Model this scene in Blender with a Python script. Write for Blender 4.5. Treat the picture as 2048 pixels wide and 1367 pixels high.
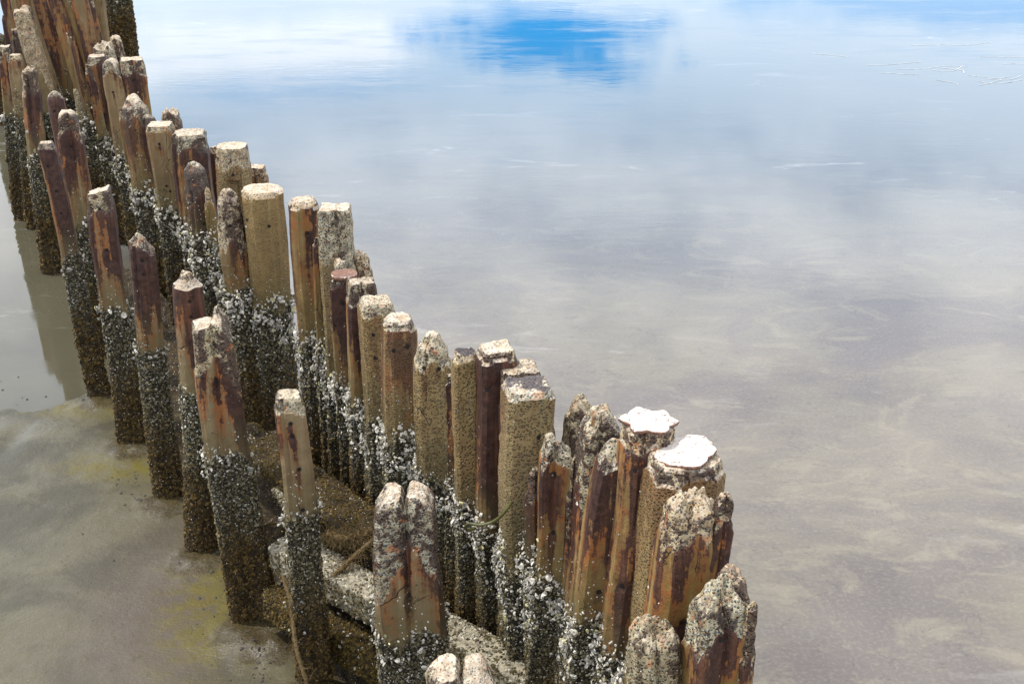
import bpy, math, numpy as np
from mathutils import Vector
R = math.radians
scn = bpy.context.scene
for o in list(bpy.data.objects): bpy.data.objects.remove(o)

# ------------------------------------------------------------------ camera, sky, sun, exposure
CH, PITCH, F = 5.0, R(24), 2700.0            # camera height, pitch, focal length in px of a 2048 wide frame
cam = bpy.data.objects.new('camera', bpy.data.cameras.new('camera'))
scn.collection.objects.link(cam)
cam.location = (0, 0, CH); cam.rotation_euler = (math.pi/2-PITCH, 0, 0)
cam.data.sensor_width = 36; cam.data.lens = 36*F/2048
cam.data.clip_start = .05; cam.data.clip_end = 3000
scn.camera = cam
scn.view_settings.view_transform = 'Standard'; scn.view_settings.look = 'None'
scn.view_settings.exposure = 0.0; scn.view_settings.gamma = 1
scn.cycles.max_bounces = 6; scn.cycles.use_denoising = True

SUN_EL, SUN_AZ = R(60), R(283)                # azimuth clockwise from +Y : high, from the left
sd = bpy.data.lights.new('sun', 'SUN'); sd.energy = 4.2; sd.angle = R(.8); sd.color = (1, .955, .88)
so = bpy.data.objects.new('sun', sd); scn.collection.objects.link(so)
sv = Vector((math.sin(SUN_AZ)*math.cos(SUN_EL), math.cos(SUN_AZ)*math.cos(SUN_EL), math.sin(SUN_EL)))
so.rotation_euler = sv.to_track_quat('Z', 'Y').to_euler()

class NT:
    """small helper for node trees"""
    def __init__(s, t): s.t = t; s.n = t.nodes; s.l = t.links; s.n.clear()
    def new(s, ty, **k):
        n = s.n.new(ty)
        for a, v in k.items(): setattr(n, a, v)
        return n
    def set(s, sock, v):
        if isinstance(v, bpy.types.NodeSocket): s.l.new(v, sock)
        elif isinstance(v, bpy.types.Node): s.l.new(v.outputs[0], sock)
        else:
            if hasattr(sock.default_value, '__len__') and not hasattr(v, '__len__'): v = (v,)*len(sock.default_value)
            if hasattr(v, '__len__') and len(v) == 3 and len(sock.default_value) == 4: v = tuple(v)+(1,)
            sock.default_value = v
    def m(s, op, a, b=0, c=None, clamp=False):
        n = s.new('ShaderNodeMath', operation=op, use_clamp=clamp)
        s.set(n.inputs[0], a); s.set(n.inputs[1], b)
        if c is not None: s.set(n.inputs[2], c)
        return n.outputs[0]
    def vm(s, op, a, b=(0,0,0)):
        n = s.new('ShaderNodeVectorMath', operation=op); s.set(n.inputs[0], a); s.set(n.inputs[1], b); return n.outputs[0]
    def noise(s, vec, scale, detail=4, rough=.55, dist=0.0):
        n = s.new('ShaderNodeTexNoise'); s.set(n.inputs['Vector'], vec); n.inputs['Scale'].default_value = scale
        n.inputs['Detail'].default_value = detail; n.inputs['Roughness'].default_value = rough; n.inputs['Distortion'].default_value = dist
        return n.outputs[0]
    def vor(s, vec, scale, feature='F1', out='Distance', rnd=1.0):
        n = s.new('ShaderNodeTexVoronoi', feature=feature); s.set(n.inputs['Vector'], vec); n.inputs['Scale'].default_value = scale
        n.inputs['Randomness'].default_value = rnd
        return n.outputs[out]
    def step(s, v, a, b, lo=0.0, hi=1.0):
        n = s.new('ShaderNodeMapRange', interpolation_type='SMOOTHSTEP')
        s.set(n.inputs[0], v)
        for i, x in enumerate((a, b, lo, hi)): s.set(n.inputs[i+1], x)
        return n.outputs[0]
    def mix(s, f, a, b, mode='MIX'):
        n = s.new('ShaderNodeMix', data_type='RGBA', blend_type=mode)
        s.set(n.inputs[0], f); s.set(n.inputs[6], a); s.set(n.inputs[7], b); return n.outputs[2]
    def ramp(s, f, stops, interp='LINEAR'):
        n = s.new('ShaderNodeValToRGB'); s.set(n.inputs[0], f); r = n.color_ramp; r.interpolation = interp
        while len(r.elements) < len(stops): r.elements.new(.5)
        for e, (p, c) in zip(r.elements, stops): e.position = p; e.color = tuple(c)+(1,)
        return n.outputs[0]
    def scale(s, vec, v):
        return s.vm('MULTIPLY', vec, v)
    def bump(s, h, strength, dist, normal=None):
        n = s.new('ShaderNodeBump'); s.set(n.inputs['Height'], h); n.inputs['Strength'].default_value = strength
        n.inputs['Distance'].default_value = dist
        if normal is not None: s.set(n.inputs['Normal'], normal)
        return n.outputs[0]

w = bpy.data.worlds.new('World'); scn.world = w; w.use_nodes = True
N = NT(w.node_tree)
sky = N.new('ShaderNodeTexSky', sky_type='NISHITA', sun_disc=False, sun_elevation=SUN_EL, sun_rotation=SUN_AZ)
d = N.new('ShaderNodeTexCoord').outputs['Generated']
xyz = N.new('ShaderNodeSeparateXYZ'); N.set(xyz.inputs[0], d); X, Y, Z = xyz.outputs
st = N.scale(d, (1, 1, 4.6))
wob = N.m('SUBTRACT', N.noise(st, 9, 6, .65), .5)
wobf = N.m('SUBTRACT', N.noise(st, 26, 5, .7), .5)
wob2 = N.m('SUBTRACT', N.noise(st, 2.6, 5, .6), .5)
fwd = N.step(Y, .2, .5)
def blob(cx, cz, sx, sz, amp=1.0, wb=.9, tilt=0.0):
    zz = N.m('SUBTRACT', Z, N.m('MULTIPLY', X, tilt))
    a = N.m('POWER', N.m('DIVIDE', N.m('SUBTRACT', X, cx), sx), 2)
    b = N.m('POWER', N.m('DIVIDE', N.m('SUBTRACT', zz, cz), sz), 2)
    e = N.m('ADD', N.m('ADD', a, b), N.m('ADD', N.m('MULTIPLY', wob, -wb*6), N.m('MULTIPLY', wobf, -wb*5)))
    return N.m('MULTIPLY', N.m('MULTIPLY', N.step(e, 1.5, .5), fwd), amp)
# cloud cover with a blue gap low in the view direction
gap = N.m('MAXIMUM', blob(.022, .195, .092, .0215, 1, 1.05, .10), N.m('MAXIMUM', blob(.36, .155, .20, .024, .50, .7), blob(-.15, .226, .10, .010, .32, .5)))
gap = N.m('MAXIMUM', gap, N.m('MULTIPLY', N.step(N.noise(st, 1.7, 5, .6), .60, .78), N.step(Z, .30, .5, 0, .8)))
cw = N.ramp(N.m('ADD', N.m('MULTIPLY', wob2, .9), .5), [(0.25, (9.2, 12.2, 15.6)), (.5, (12.2, 13.9, 15.8)), (.75, (15.0, 16.0, 17.4))])
white = N.m('MAXIMUM', blob(-.20, .205, .12, .020, 1, .9), blob(-.10, .19, .06, .012, 1, .9))
cw = N.mix(white, cw, (17.2, 17.8, 18.6))
elev = N.m('MULTIPLY', N.step(Z, .30, .72, 1.36, .46), N.step(Z, .40, .52, 1, .80))
cw = N.mix(1.0, cw, elev, 'MULTIPLY')
soft = N.m('MULTIPLY', N.step(N.noise(N.scale(d, (1, 1, 2.2)), 6.5, 6, .6), .38, .62), N.step(Z, .20, .27))
cw = N.mix(N.m('MULTIPLY', N.step(Z, .20, .30), .85), cw, N.mix(soft, (12.6, 13.6, 16.0), (23.5, 23.5, 24.2)))
blue = N.mix(.93, sky.outputs[0], (.2, 7.6, 19))
blue = N.mix(N.step(Z, .25, .5), blue, N.mix(.5, sky.outputs[0], (2.2, 5.5, 11)))
skyc = N.mix(gap, cw, blue)
skyc = N.mix(N.step(Z, -.02, .03), (6, 6.5, 7), skyc)
bg = N.new('ShaderNodeBackground'); N.set(bg.inputs[0], skyc); bg.inputs[1].default_value = .108
N.set(N.new('ShaderNodeOutputWorld').inputs[0], bg)

# ------------------------------------------------------------------ helpers
cp, sp_ = math.cos(PITCH), math.sin(PITCH)
def ray(px, py):
    u, v = (px-1024)/F, (py-683.5)/F
    return np.array((u, cp-v*sp_, -sp_-v*cp))
def at_z(px, py, z=0.0):
    r = ray(px, py); t = (z-CH)/r[2]; return np.array((0, 0, CH))+r*t
def at_y(px, py, y):
    r = ray(px, py); return np.array((0, 0, CH))+r*(y/r[1])

rng = np.random.default_rng(7)
PERM = rng.random((64, 64, 64)).astype(np.float32)
def vnoise(x, y, z):
    xi, yi, zi = np.floor(x), np.floor(y), np.floor(z)
    fx, fy, fz = x-xi, y-yi, z-zi
    fx, fy, fz = [f*f*(3-2*f) for f in (fx, fy, fz)]
    xi, yi, zi = [(a.astype(int)) & 63 for a in (xi, yi, zi)]
    x1, y1, z1 = (xi+1) & 63, (yi+1) & 63, (zi+1) & 63
    L = lambda a, b, t: a+(b-a)*t
    return L(L(L(PERM[xi,yi,zi], PERM[x1,yi,zi], fx), L(PERM[xi,y1,zi], PERM[x1,y1,zi], fx), fy),
             L(L(PERM[xi,yi,z1], PERM[x1,yi,z1], fx), L(PERM[xi,y1,z1], PERM[x1,y1,z1], fx), fy), fz)*2-1
def fbm(x, y, z, o=4, s=0.0):
    a, r, k = 1.0, 0, 0
    for i in range(o):
        r = r+a*vnoise(x*2**i+s+i*7.3, y*2**i+s*1.7+i*3.1, z*2**i+s*.6+i*5.7); k += a; a *= .5
    return r/k
def sm(x, a, b):
    t = np.clip((x-a)/(b-a), 0, 1); return t*t*(3-2*t)

def mesh_from(name, V, Fq, mats, attrs=None, smooth=True, Ft=None, mi=None, sharp=None):
    """V (n,3), Fq quads (m,4) and Ft tris (k,3)"""
    me = bpy.data.meshes.new(name)
    V = np.asarray(V, np.float32); me.vertices.add(len(V)); me.vertices.foreach_set('co', V.ravel())
    parts = []; tot = []
    if Fq is not None and len(Fq): parts.append(np.asarray(Fq).ravel()); tot += [4]*len(Fq)
    if Ft is not None and len(Ft): parts.append(np.asarray(Ft).ravel()); tot += [3]*len(Ft)
    idx = np.concatenate(parts).astype(np.int32); tot = np.array(tot, np.int32)
    me.loops.add(len(idx)); me.loops.foreach_set('vertex_index', idx)
    me.polygons.add(len(tot)); st_ = np.concatenate(([0], np.cumsum(tot)[:-1])).astype(np.int32)
    me.polygons.foreach_set('loop_start', st_)
    me.polygons.foreach_set('use_smooth', np.full(len(tot), smooth, bool))
    for m_ in mats: me.materials.append(m_)
    if mi is not None: me.polygons.foreach_set('material_index', np.asarray(mi, np.int32))
    me.update(calc_edges=True); me.validate()
    for k, a in (attrs or {}).items():
        at = me.attributes.new(k, 'FLOAT_COLOR', 'POINT')
        c = np.ones((len(V), 4), np.float32); c[:, :a.shape[1]] = a; at.data.foreach_set('color', c.ravel())
    return me
def link(name, me, parent=None, label=None, cat=None, group=None, kind=None, loc=None):
    o = bpy.data.objects.new(name, me); scn.collection.objects.link(o)
    if loc is not None: o.location = loc
    if parent is not None: o.parent = parent
    for k, v in (('label', label), ('category', cat), ('group', group), ('kind', kind)):
        if v: o[k] = v
    return o

# ------------------------------------------------------------------ materials
def mat(name):
    m = bpy.data.materials.new(name); m.use_nodes = True; n = NT(m.node_tree)
    b = n.new('ShaderNodeBsdfPrincipled'); n.set(n.new('ShaderNodeOutputMaterial').inputs[0], b)
    return m, n, b
def coords(n):
    """object coordinates moved by a random amount per object, so that no two piles share a pattern"""
    tc = n.new('ShaderNodeTexCoord').outputs['Object']; oi = n.new('ShaderNodeObjectInfo').outputs['Random']
    return n.vm('ADD', tc, n.scale(n.new('ShaderNodeCombineXYZ'), (0, 0, 0)) if False else n.vm('MULTIPLY', n.vm('ADD', oi, (0, 0, 0)), (37, 61, 17)))

def pile_material():
    m, n, b = mat('weathered_concrete')
    P = coords(n)
    A = n.new('ShaderNodeAttribute', attribute_name='A'); T = n.new('ShaderNodeAttribute', attribute_name='T')
    a = n.new('ShaderNodeSeparateColor'); n.set(a.inputs[0], A.outputs['Color']); spall, rust, lvl = a.outputs
    t = n.new('ShaderNodeSeparateColor'); n.set(t.inputs[0], T.outputs['Color']); tone, agg, bleach = t.outputs; stain = T.outputs['Alpha']
    nz = n.new('ShaderNodeSeparateXYZ'); n.set(nz.inputs[0], n.new('ShaderNodeNewGeometry').outputs['Normal']); nz = nz.outputs[2]
    streak = n.noise(n.scale(P, (26, 26, 1.6)), 1, 5, .6)
    fine = n.noise(P, 120, 4, .7); mid = n.noise(P, 22, 5, .6); big = n.noise(P, 5, 4, .6)
    # smooth outer skin
    skin = n.mix(tone, (.215, .158, .088), (.235, .145, .038))
    skin = n.mix(n.step(big, .35, .7, 0, .8), skin, n.mix(tone, (.140, .100, .052), (.105, .072, .016)))
    skin = n.mix(n.step(streak, .40, .72, 0, .55), skin, (.15, .085, .045))
    skin = n.mix(n.step(streak, .50, .2, 0, .45), skin, (.33, .265, .155))
    skin = n.mix(n.m('MULTIPLY', n.step(fine, .55, .75), .35), skin, (.09, .06, .035))
    # pebbly surface
    ve = n.new('ShaderNodeTexVoronoi'); n.set(ve.inputs['Vector'], n.vm('ADD', P, n.scale(n.new('ShaderNodeTexNoise').outputs['Color'], (.0, .0, .0)))); ve.inputs['Scale'].default_value = 78
    vs = n.new('ShaderNodeSeparateColor'); n.set(vs.inputs[0], ve.outputs['Color'])
    peb = n.ramp(vs.outputs[0], [(0, (.13, .14, .15)), (.2, (.21, .22, .22)), (.42, (.36, .35, .32)), (.62, (.52, .47, .38)), (.76, (.48, .30, .15)), (.86, (.30, .11, .045)), (.93, (.7, .68, .62))], 'CONSTANT')
    mortar = n.mix(n.step(mid, .38, .62), (.44, .38, .27), (.24, .19, .12))
    pm = n.m('MULTIPLY', n.step(ve.outputs['Distance'], .50, .36), n.step(vs.outputs[1], .18, .24))
    aggc = n.mix(pm, mortar, peb)
    aggc = n.mix(n.step(n.noise(P, 55, 4, .7), .62, .70, 0, .8), aggc, (.045, .03, .028))
    aggc = n.mix(1.0, aggc, n.ramp(n.new('ShaderNodeObjectInfo').outputs['Random'], [(0, (1.05, .98, .82)), (.35, (.86, .92, .96)), (.65, (1.1, .95, .78)), (1, (.92, .97, .95))]), 'MULTIPLY')
    goldagg = n.mix(.62, n.mix(1.0, aggc, (.85, .80, .68), 'MULTIPLY'), skin)
    skin = n.mix(n.m('MULTIPLY', agg, n.step(mid, .3, .6, .5, 1)), skin, goldagg)
    # rust : dark purple brown cores with orange rims
    skin = n.mix(n.m('MULTIPLY', agg, n.step(n.noise(P, 75, 3, .7), .56, .70, 0, .35)), skin, (.07, .050, .018))
    rv = n.m('ADD', n.m('SUBTRACT', rust, .13), n.m('MULTIPLY', n.m('SUBTRACT', streak, .5), 1.1))
    rv = n.m('ADD', rv, n.m('MULTIPLY', n.m('SUBTRACT', mid, .5), .9))
    rv = n.m('ADD', rv, n.m('MULTIPLY', n.m('SUBTRACT', n.noise(n.scale(P, (95, 95, 5)), 1, 4, .7), .5), .45))
    rim = n.mix(n.step(big, .4, .6), (.135, .065, .026), (.27, .090, .025))
    core = n.mix(n.step(mid, .4, .68), (.026, .013, .012), (.060, .028, .022))
    core = n.mix(n.step(streak, .50, .72, 0, .6), core, (.15, .062, .030))
    core = n.mix(n.m('MULTIPLY', n.step(fine, .60, .72), .6), core, (.22, .19, .16))
    skin = n.mix(n.m('MULTIPLY', n.step(rv, -.30, .08, 0, .85), n.m('SUBTRACT', 1, n.m('MULTIPLY', agg, .7))), skin, rim)
    skin = n.mix(n.m('MULTIPLY', n.step(rv, .03, .13, 0, .95), n.m('SUBTRACT', 1, n.m('MULTIPLY', agg, .75))), skin, core)
    # thin cracks
    cr = n.vor(n.scale(n.vm('ADD', P, n.scale(n.vm('ADD', n.noise(P, 9, 3, .6), (0,0,0)), (.12, .12, .12))), (1, 1, .35)), 7, 'DISTANCE_TO_EDGE')
    crk = n.m('MULTIPLY', n.step(cr, .011, .003), n.step(n.noise(P, 3, 2, .5), .52, .62))
    skin = n.mix(n.m('MULTIPLY', crk, .9), skin, (.02, .014, .012))
    # broken zones: bare pebbles with purple crust flakes
    fl = n.m('ADD', n.m('MULTIPLY', n.m('SUBTRACT', n.noise(P, 24, 5, .7), .52), 3.4), n.m('MULTIPLY', rust, .9))
    brk = n.mix(n.step(fl, .10, .30, 0, .88), aggc, n.mix(n.step(fine, .35, .7), (.026, .014, .013), (.078, .042, .033)))
    brk = n.mix(n.m('MULTIPLY', n.step(n.noise(P, 14, 4, .6), .60, .70), .7), brk, (.42, .17, .07))
    ble = n.m('MULTIPLY', n.step(n.m('ADD', nz, n.m('MULTIPLY', n.m('SUBTRACT', mid, .5), .9)), .42, .72), bleach)
    ble = n.m('MULTIPLY', ble, n.step(fine, .28, .52, .45, 1))
    sv_ = n.m('ADD', spall, n.m('MULTIPLY', n.m('SUBTRACT', n.noise(P, 38, 4, .65), .5), .35))
    col = n.mix(n.step(sv_, -.02, .04), skin, brk)
    col = n.mix(n.m('MULTIPLY', ble, n.m('SUBTRACT', .94, n.m('MULTIPLY', pm, n.step(big, .40, .62, .12, .5)))), col, n.mix(n.step(mid, .35, .65), (.54, .475, .375), (.38, .29, .20)))
    col = n.mix(n.m('MULTIPLY', n.m('MULTIPLY', stain, n.step(nz, .55, .8)), n.step(n.noise(P, 13, 4, .65), .44, .50)), col, n.mix(n.step(fine, .4, .6), (.045, .038, .042), (.09, .075, .075)))
    # tidal growth below the shell line
    lv = n.m('ADD', lvl, n.m('MULTIPLY', n.m('SUBTRACT', mid, .5), .12))
    col = n.mix(n.m('MULTIPLY', n.step(lv, .42, .0), .55), col, (.085, .070, .028))
    vb = n.new('ShaderNodeTexVoronoi'); n.set(vb.inputs['Vector'], P); vb.inputs['Scale'].default_value = 110
    vbs = n.new('ShaderNodeSeparateColor'); n.set(vbs.inputs[0], vb.outputs['Color'])
    up = n.ramp(vbs.outputs[0], [(0, (.016, .013, .008)), (.35, (.035, .030, .016)), (.70, (.08, .068, .038)), (.90, (.22, .20, .15)), (.97, (.5, .48, .42))], 'CONSTANT')
    low = n.mix(n.step(mid, .4, .65), (.022, .014, .005), (.065, .042, .013))
    gr = n.mix(n.step(lv, -.40, -.75), up, low)
    col = n.mix(n.step(lv, .03, -.03), col, gr)
    # isolated small barnacles above the line
    vd = n.new('ShaderNodeTexVoronoi'); n.set(vd.inputs['Vector'], P); vd.inputs['Scale'].default_value = 48
    vds = n.new('ShaderNodeSeparateColor'); n.set(vds.inputs[0], vd.outputs['Color'])
    dots = n.m('MULTIPLY', n.step(vd.outputs['Distance'], .20, .12), n.m('LESS_THAN', vds.outputs[1], n.step(lv, .50, .0, 0, .55)))
    col = n.mix(dots, col, (.62, .59, .52))
    n.set(b.inputs['Base Color'], col)
    low_z = n.step(lv, .0, -.9)
    n.set(b.inputs['Roughness'], n.m('SUBTRACT', n.step(rv, -.1, .15, .80, .52), n.m('MULTIPLY', low_z, .12)))
    b.inputs['Specular IOR Level'].default_value = .25
    h = n.m('ADD', n.m('MULTIPLY', fine, .35), n.m('MULTIPLY', mid, .8))
    h = n.m('ADD', h, n.m('MULTIPLY', n.m('MULTIPLY', n.m('MULTIPLY', n.m('SUBTRACT', 1, n.m('MULTIPLY', ble, .7)), n.m('MAXIMUM', n.step(sv_, -.02, .04), n.m('MULTIPLY', agg, .9))), n.step(ve.outputs['Distance'], .5, .1)), 1.9))
    h = n.m('ADD', h, n.m('MULTIPLY', n.step(lv, .03, -.03), n.m('MULTIPLY', n.step(vb.outputs['Distance'], .6, .1), 1.2)))
    h = n.m('SUBTRACT', h, n.m('MULTIPLY', crk, 1.5))
    n.set(b.inputs['Normal'], n.bump(h, 1.0, .0085))
    return m
M_PILE = pile_material()

def shell_material():
    m, n, b = mat('shell_growth')
    A = n.new('ShaderNodeAttribute', attribute_name='Col').outputs['Color']
    P = n.new('ShaderNodeTexCoord').outputs['Object']
    k = n.noise(P, 160, 3, .6)
    n.set(b.inputs['Base Color'], n.mix(n.step(k, .40, .75, 0, .55), A, n.mix(1, A, (.35, .31, .24), 'MULTIPLY')))
    b.inputs['Roughness'].default_value = .7; b.inputs['Specular IOR Level'].default_value = .22
    n.set(b.inputs['Normal'], n.bump(k, .6, .003))
    return m
M_SHELL = shell_material()
def plain(name, col, rough=.7, bumpsc=60, dark=.5, spec=.4):
    m, n, b = mat(name); P = n.new('ShaderNodeTexCoord').outputs['Object']
    k = n.noise(P, bumpsc, 4, .65)
    n.set(b.inputs['Base Color'], n.mix(n.step(k, .35, .7), col, tuple(c*dark for c in col)))
    b.inputs['Roughness'].default_value = rough; b.inputs['Specular IOR Level'].default_value = spec
    n.set(b.inputs['Normal'], n.bump(k, .7, .004)); return m
M_HOLE = plain('hole_shadow', (.012, .009, .008), .9)
M_HOSE = plain('hose_green', (.075, .075, .022), .45, 40, .6)
M_ROPE = plain('rope_fibre', (.135, .088, .032), .9, 130, .3)
M_DEBRIS = plain('dark_debris', (.05, .045, .04), .8)
M_RAIL = plain('pale_rail', (.31, .275, .195), .85, 26, .35, .2)
M_FOAM = plain('foam_pale', (.62, .60, .57), .8)

def cap_material():
    m, n, b = mat('painted_cap'); P = coords(n)
    k = n.noise(P, 24, 5, .65); f = n.noise(P, 90, 3, .6)
    e = n.new('ShaderNodeAttribute', attribute_name='A').outputs['Color']
    a = n.new('ShaderNodeSeparateColor'); n.set(a.inputs[0], e)
    v = n.m('ADD', a.outputs[0], n.m('MULTIPLY', n.m('SUBTRACT', k, .5), 1.6))
    c = n.mix(n.m('MAXIMUM', n.step(v, .42, .50), n.m('MULTIPLY', n.step(n.noise(P, 42, 4, .7), .58, .63), .85)), n.mix(n.step(f, .4, .7), (.52, .47, .42), (.38, .33, .29)), n.mix(n.step(f, .35, .65), (.075, .042, .034), (.22, .10, .055)))
    n.set(b.inputs['Base Color'], c); b.inputs['Roughness'].default_value = .6
    n.set(b.inputs['Normal'], n.bump(n.m('ADD', k, f), .6, .004)); return m
M_CAP = cap_material()

# ------------------------------------------------------------------ water and mud
# the two rows as lines in the ground plane (x as a function of y)
def back_x(y): return .04+(5.77-y)/1.797
def left_of_row(x, y): return sm(back_x(y)+.35-x, 0, .5)

def water_material():
    m, n, b = mat('shallow_water')
    P = n.new('ShaderNodeTexCoord').outputs['Object']
    s = n.new('ShaderNodeSeparateXYZ'); n.set(s.inputs[0], P); x, y, _ = s.outputs
    warp = n.vm('ADD', P, n.scale(n.vm('SUBTRACT', n.new('ShaderNodeTexNoise').outputs['Color'], (.5, .5, .5)), (0, 0, 0)))
    rot = n.new('ShaderNodeMapping', vector_type='POINT'); n.set(rot.inputs[0], P); rot.inputs['Rotation'].default_value = (0, 0, R(38)); rot.inputs['Scale'].default_value = (.85, 1.35, 1)
    q = rot.outputs[0]
    big = n.noise(q, .42, 6, .62, .8); mid = n.noise(q, 1.7, 8, .68, 1.1); fine = n.noise(q, 7, 5, .65, .8)
    sil = n.noise(P, 34, 5, .7)
    mud = n.mix(n.step(big, .36, .64), (.140, .124, .092), (.094, .080, .072))
    mud = n.mix(n.step(mid, .50, .66, 0, .65), mud, (.175, .155, .112))
    mud = n.mix(n.step(mid, .47, .36, 0, .35), mud, (.090, .079, .076))
    # faint thin ridges of silt
    rg = n.m('ABSOLUTE', n.m('SUBTRACT', n.noise(q, 1.15, 7, .65, 1.6), .5))
    mud = n.mix(n.m('MULTIPLY', n.step(rg, .012, .0), n.step(fine, .42, .6, 0, .55)), mud, (.05, .045, .042))
    mud = n.mix(n.step(sil, .45, .7, 0, .25), mud, (.25, .22, .17))
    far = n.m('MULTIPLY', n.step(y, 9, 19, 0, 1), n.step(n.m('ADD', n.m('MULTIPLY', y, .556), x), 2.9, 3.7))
    left_side = n.step(n.m('ADD', n.m('MULTIPLY', y, .556), x), 3.7, 2.9)
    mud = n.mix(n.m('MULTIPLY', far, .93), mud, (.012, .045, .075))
    mud = n.mix(n.m('MULTIPLY', left_side, .9), mud, (.060, .056, .034))  # olive brown base colour for the water left of the back row
    # pale silt veins floating on top, visible farther out
    rot2 = n.new('ShaderNodeMapping'); n.set(rot2.inputs[0], P); rot2.inputs['Rotation'].default_value = (0, 0, R(-8)); rot2.inputs['Scale'].default_value = (.55, 1.6, 1)
    q2 = rot2.outputs[0]
    vein = n.m('MULTIPLY', n.step(n.noise(q2, 1.5, 8, .7, .8), .56, .70), n.step(n.noise(q2, .33, 3, .5), .45, .65))
    mud = n.mix(n.m('MULTIPLY', vein, .30), mud, (.46, .46, .45))
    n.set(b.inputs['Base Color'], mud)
    b.inputs['IOR'].default_value = 1.45
    n.set(b.inputs['Roughness'], n.step(n.noise(q2, .9, 6, .65), .42, .7, .03, .12))
    h = n.m('ADD', n.m('MULTIPLY', n.noise(n.scale(P, (1, 2.4, 1)), 3.2, 5, .55), 1.0), n.m('MULTIPLY', n.noise(n.scale(P, (1, 2, 1)), 14, 3, .5), .12))
    calm = n.step(n.m('SUBTRACT', x, n.m('MULTIPLY', n.m('SUBTRACT', 5.77, y), .556)), -1.5, 1.0, .18, 1)
    bp = n.new('ShaderNodeBump'); n.set(bp.inputs['Height'], h); n.set(bp.inputs['Strength'], n.m('MULTIPLY', calm, .05)); bp.inputs['Distance'].default_value = .010
    n.set(b.inputs['Normal'], bp.outputs[0])
    return m
gx = np.concatenate((-np.geomspace(900, 20, 12), np.linspace(-15, 15, 31), np.geomspace(20, 900, 12)))
gy = np.concatenate((-np.geomspace(900, 5, 12), np.linspace(-2, 30, 33), np.geomspace(40, 1500, 14)))
def grid_mesh(name, gx, gy, zf, mats, attr=None):
    GX, GY = np.meshgrid(gx, gy); Zv = zf(GX, GY)
    V = np.stack((GX, GY, Zv), -1).reshape(-1, 3); nx, ny = len(gx), len(gy)
    i = (np.arange(ny-1)[:, None]*nx+np.arange(nx-1)[None]).ravel()
    Q = np.stack((i, i+1, i+nx+1, i+nx), -1)
    return mesh_from(name, V, Q, mats, attr and {'A': attr(GX.ravel(), GY.ravel())})
link('water', grid_mesh('water', gx, gy, lambda x, y: x*0, [water_material()]), kind='structure', label='shallow calm water mirroring cloud and a blue gap of sky')

mounds = [at_z(*p)[:2] for p in [(500,1275),(405,1130),(340,1020),(265,910),(205,805),(640,1400),(545,1300)]]
algae = [(*at_z(440,1190)[:2], .35, .9), (*at_z(250,940)[:2], .50, .22), (*at_z(390,1010)[:2], .22, .2), (*at_z(160,820)[:2], .5, .18), (*at_z(60,620)[:2], 1.2, .6)]
def mud_z(x, y):
    shore = 10.25+.18*fbm(x*.9, y*.9, x*0, 3, 2)+.05*(x+3)
    h = sm(shore-y, -.25, .9)*.055
    h = h+.05*sm(1-(((x+6.9)/1.6)**2+((y-13.7)/.8)**2), 0, .6)
    h = h*left_of_row(x, y)
    n = .010*fbm(x*1.3, y*1.3, x*0, 5, 9)+.003*fbm(x*9, y*9, x*0, 3, 4)
    z = -.022+h+n*left_of_row(x, y)
    for mx, my in mounds: z = z+.060*np.exp(-((x-mx)**2+(y-my)**2)/.045)*(.7+.6*fbm(x*14, y*14, x*0, 3, 1))
    # puddle at the left edge
    p = at_z(25, 885); z = z-.022*np.exp(-(((x-p[0])/.10)**2+((y-p[1])/.30)**2))
    p = at_z(70, 1010); z = z-.012*np.exp(-(((x-p[0])/.30)**2+((y-p[1])/.10)**2))
    return z
def mud_attr(x, y):
    g = x*0
    for ax, ay, sx, sy in algae: g = np.maximum(g, np.exp(-(((x-ax)/sx)**2+((y-ay)/sy)**2)))
    pink = np.exp(-(((x+2.2)/.5)**2+((y-7.0)/1.1)**2))
    near = np.exp(-np.maximum(0, (-1.07-(y-6.2)/1.8-x))/.55)
    mo = x*0
    for mx, my in mounds: mo = np.maximum(mo, np.exp(-((x-mx)**2+(y-my)**2)/.05))
    return np.stack((g, pink, near, mo), -1)
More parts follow.
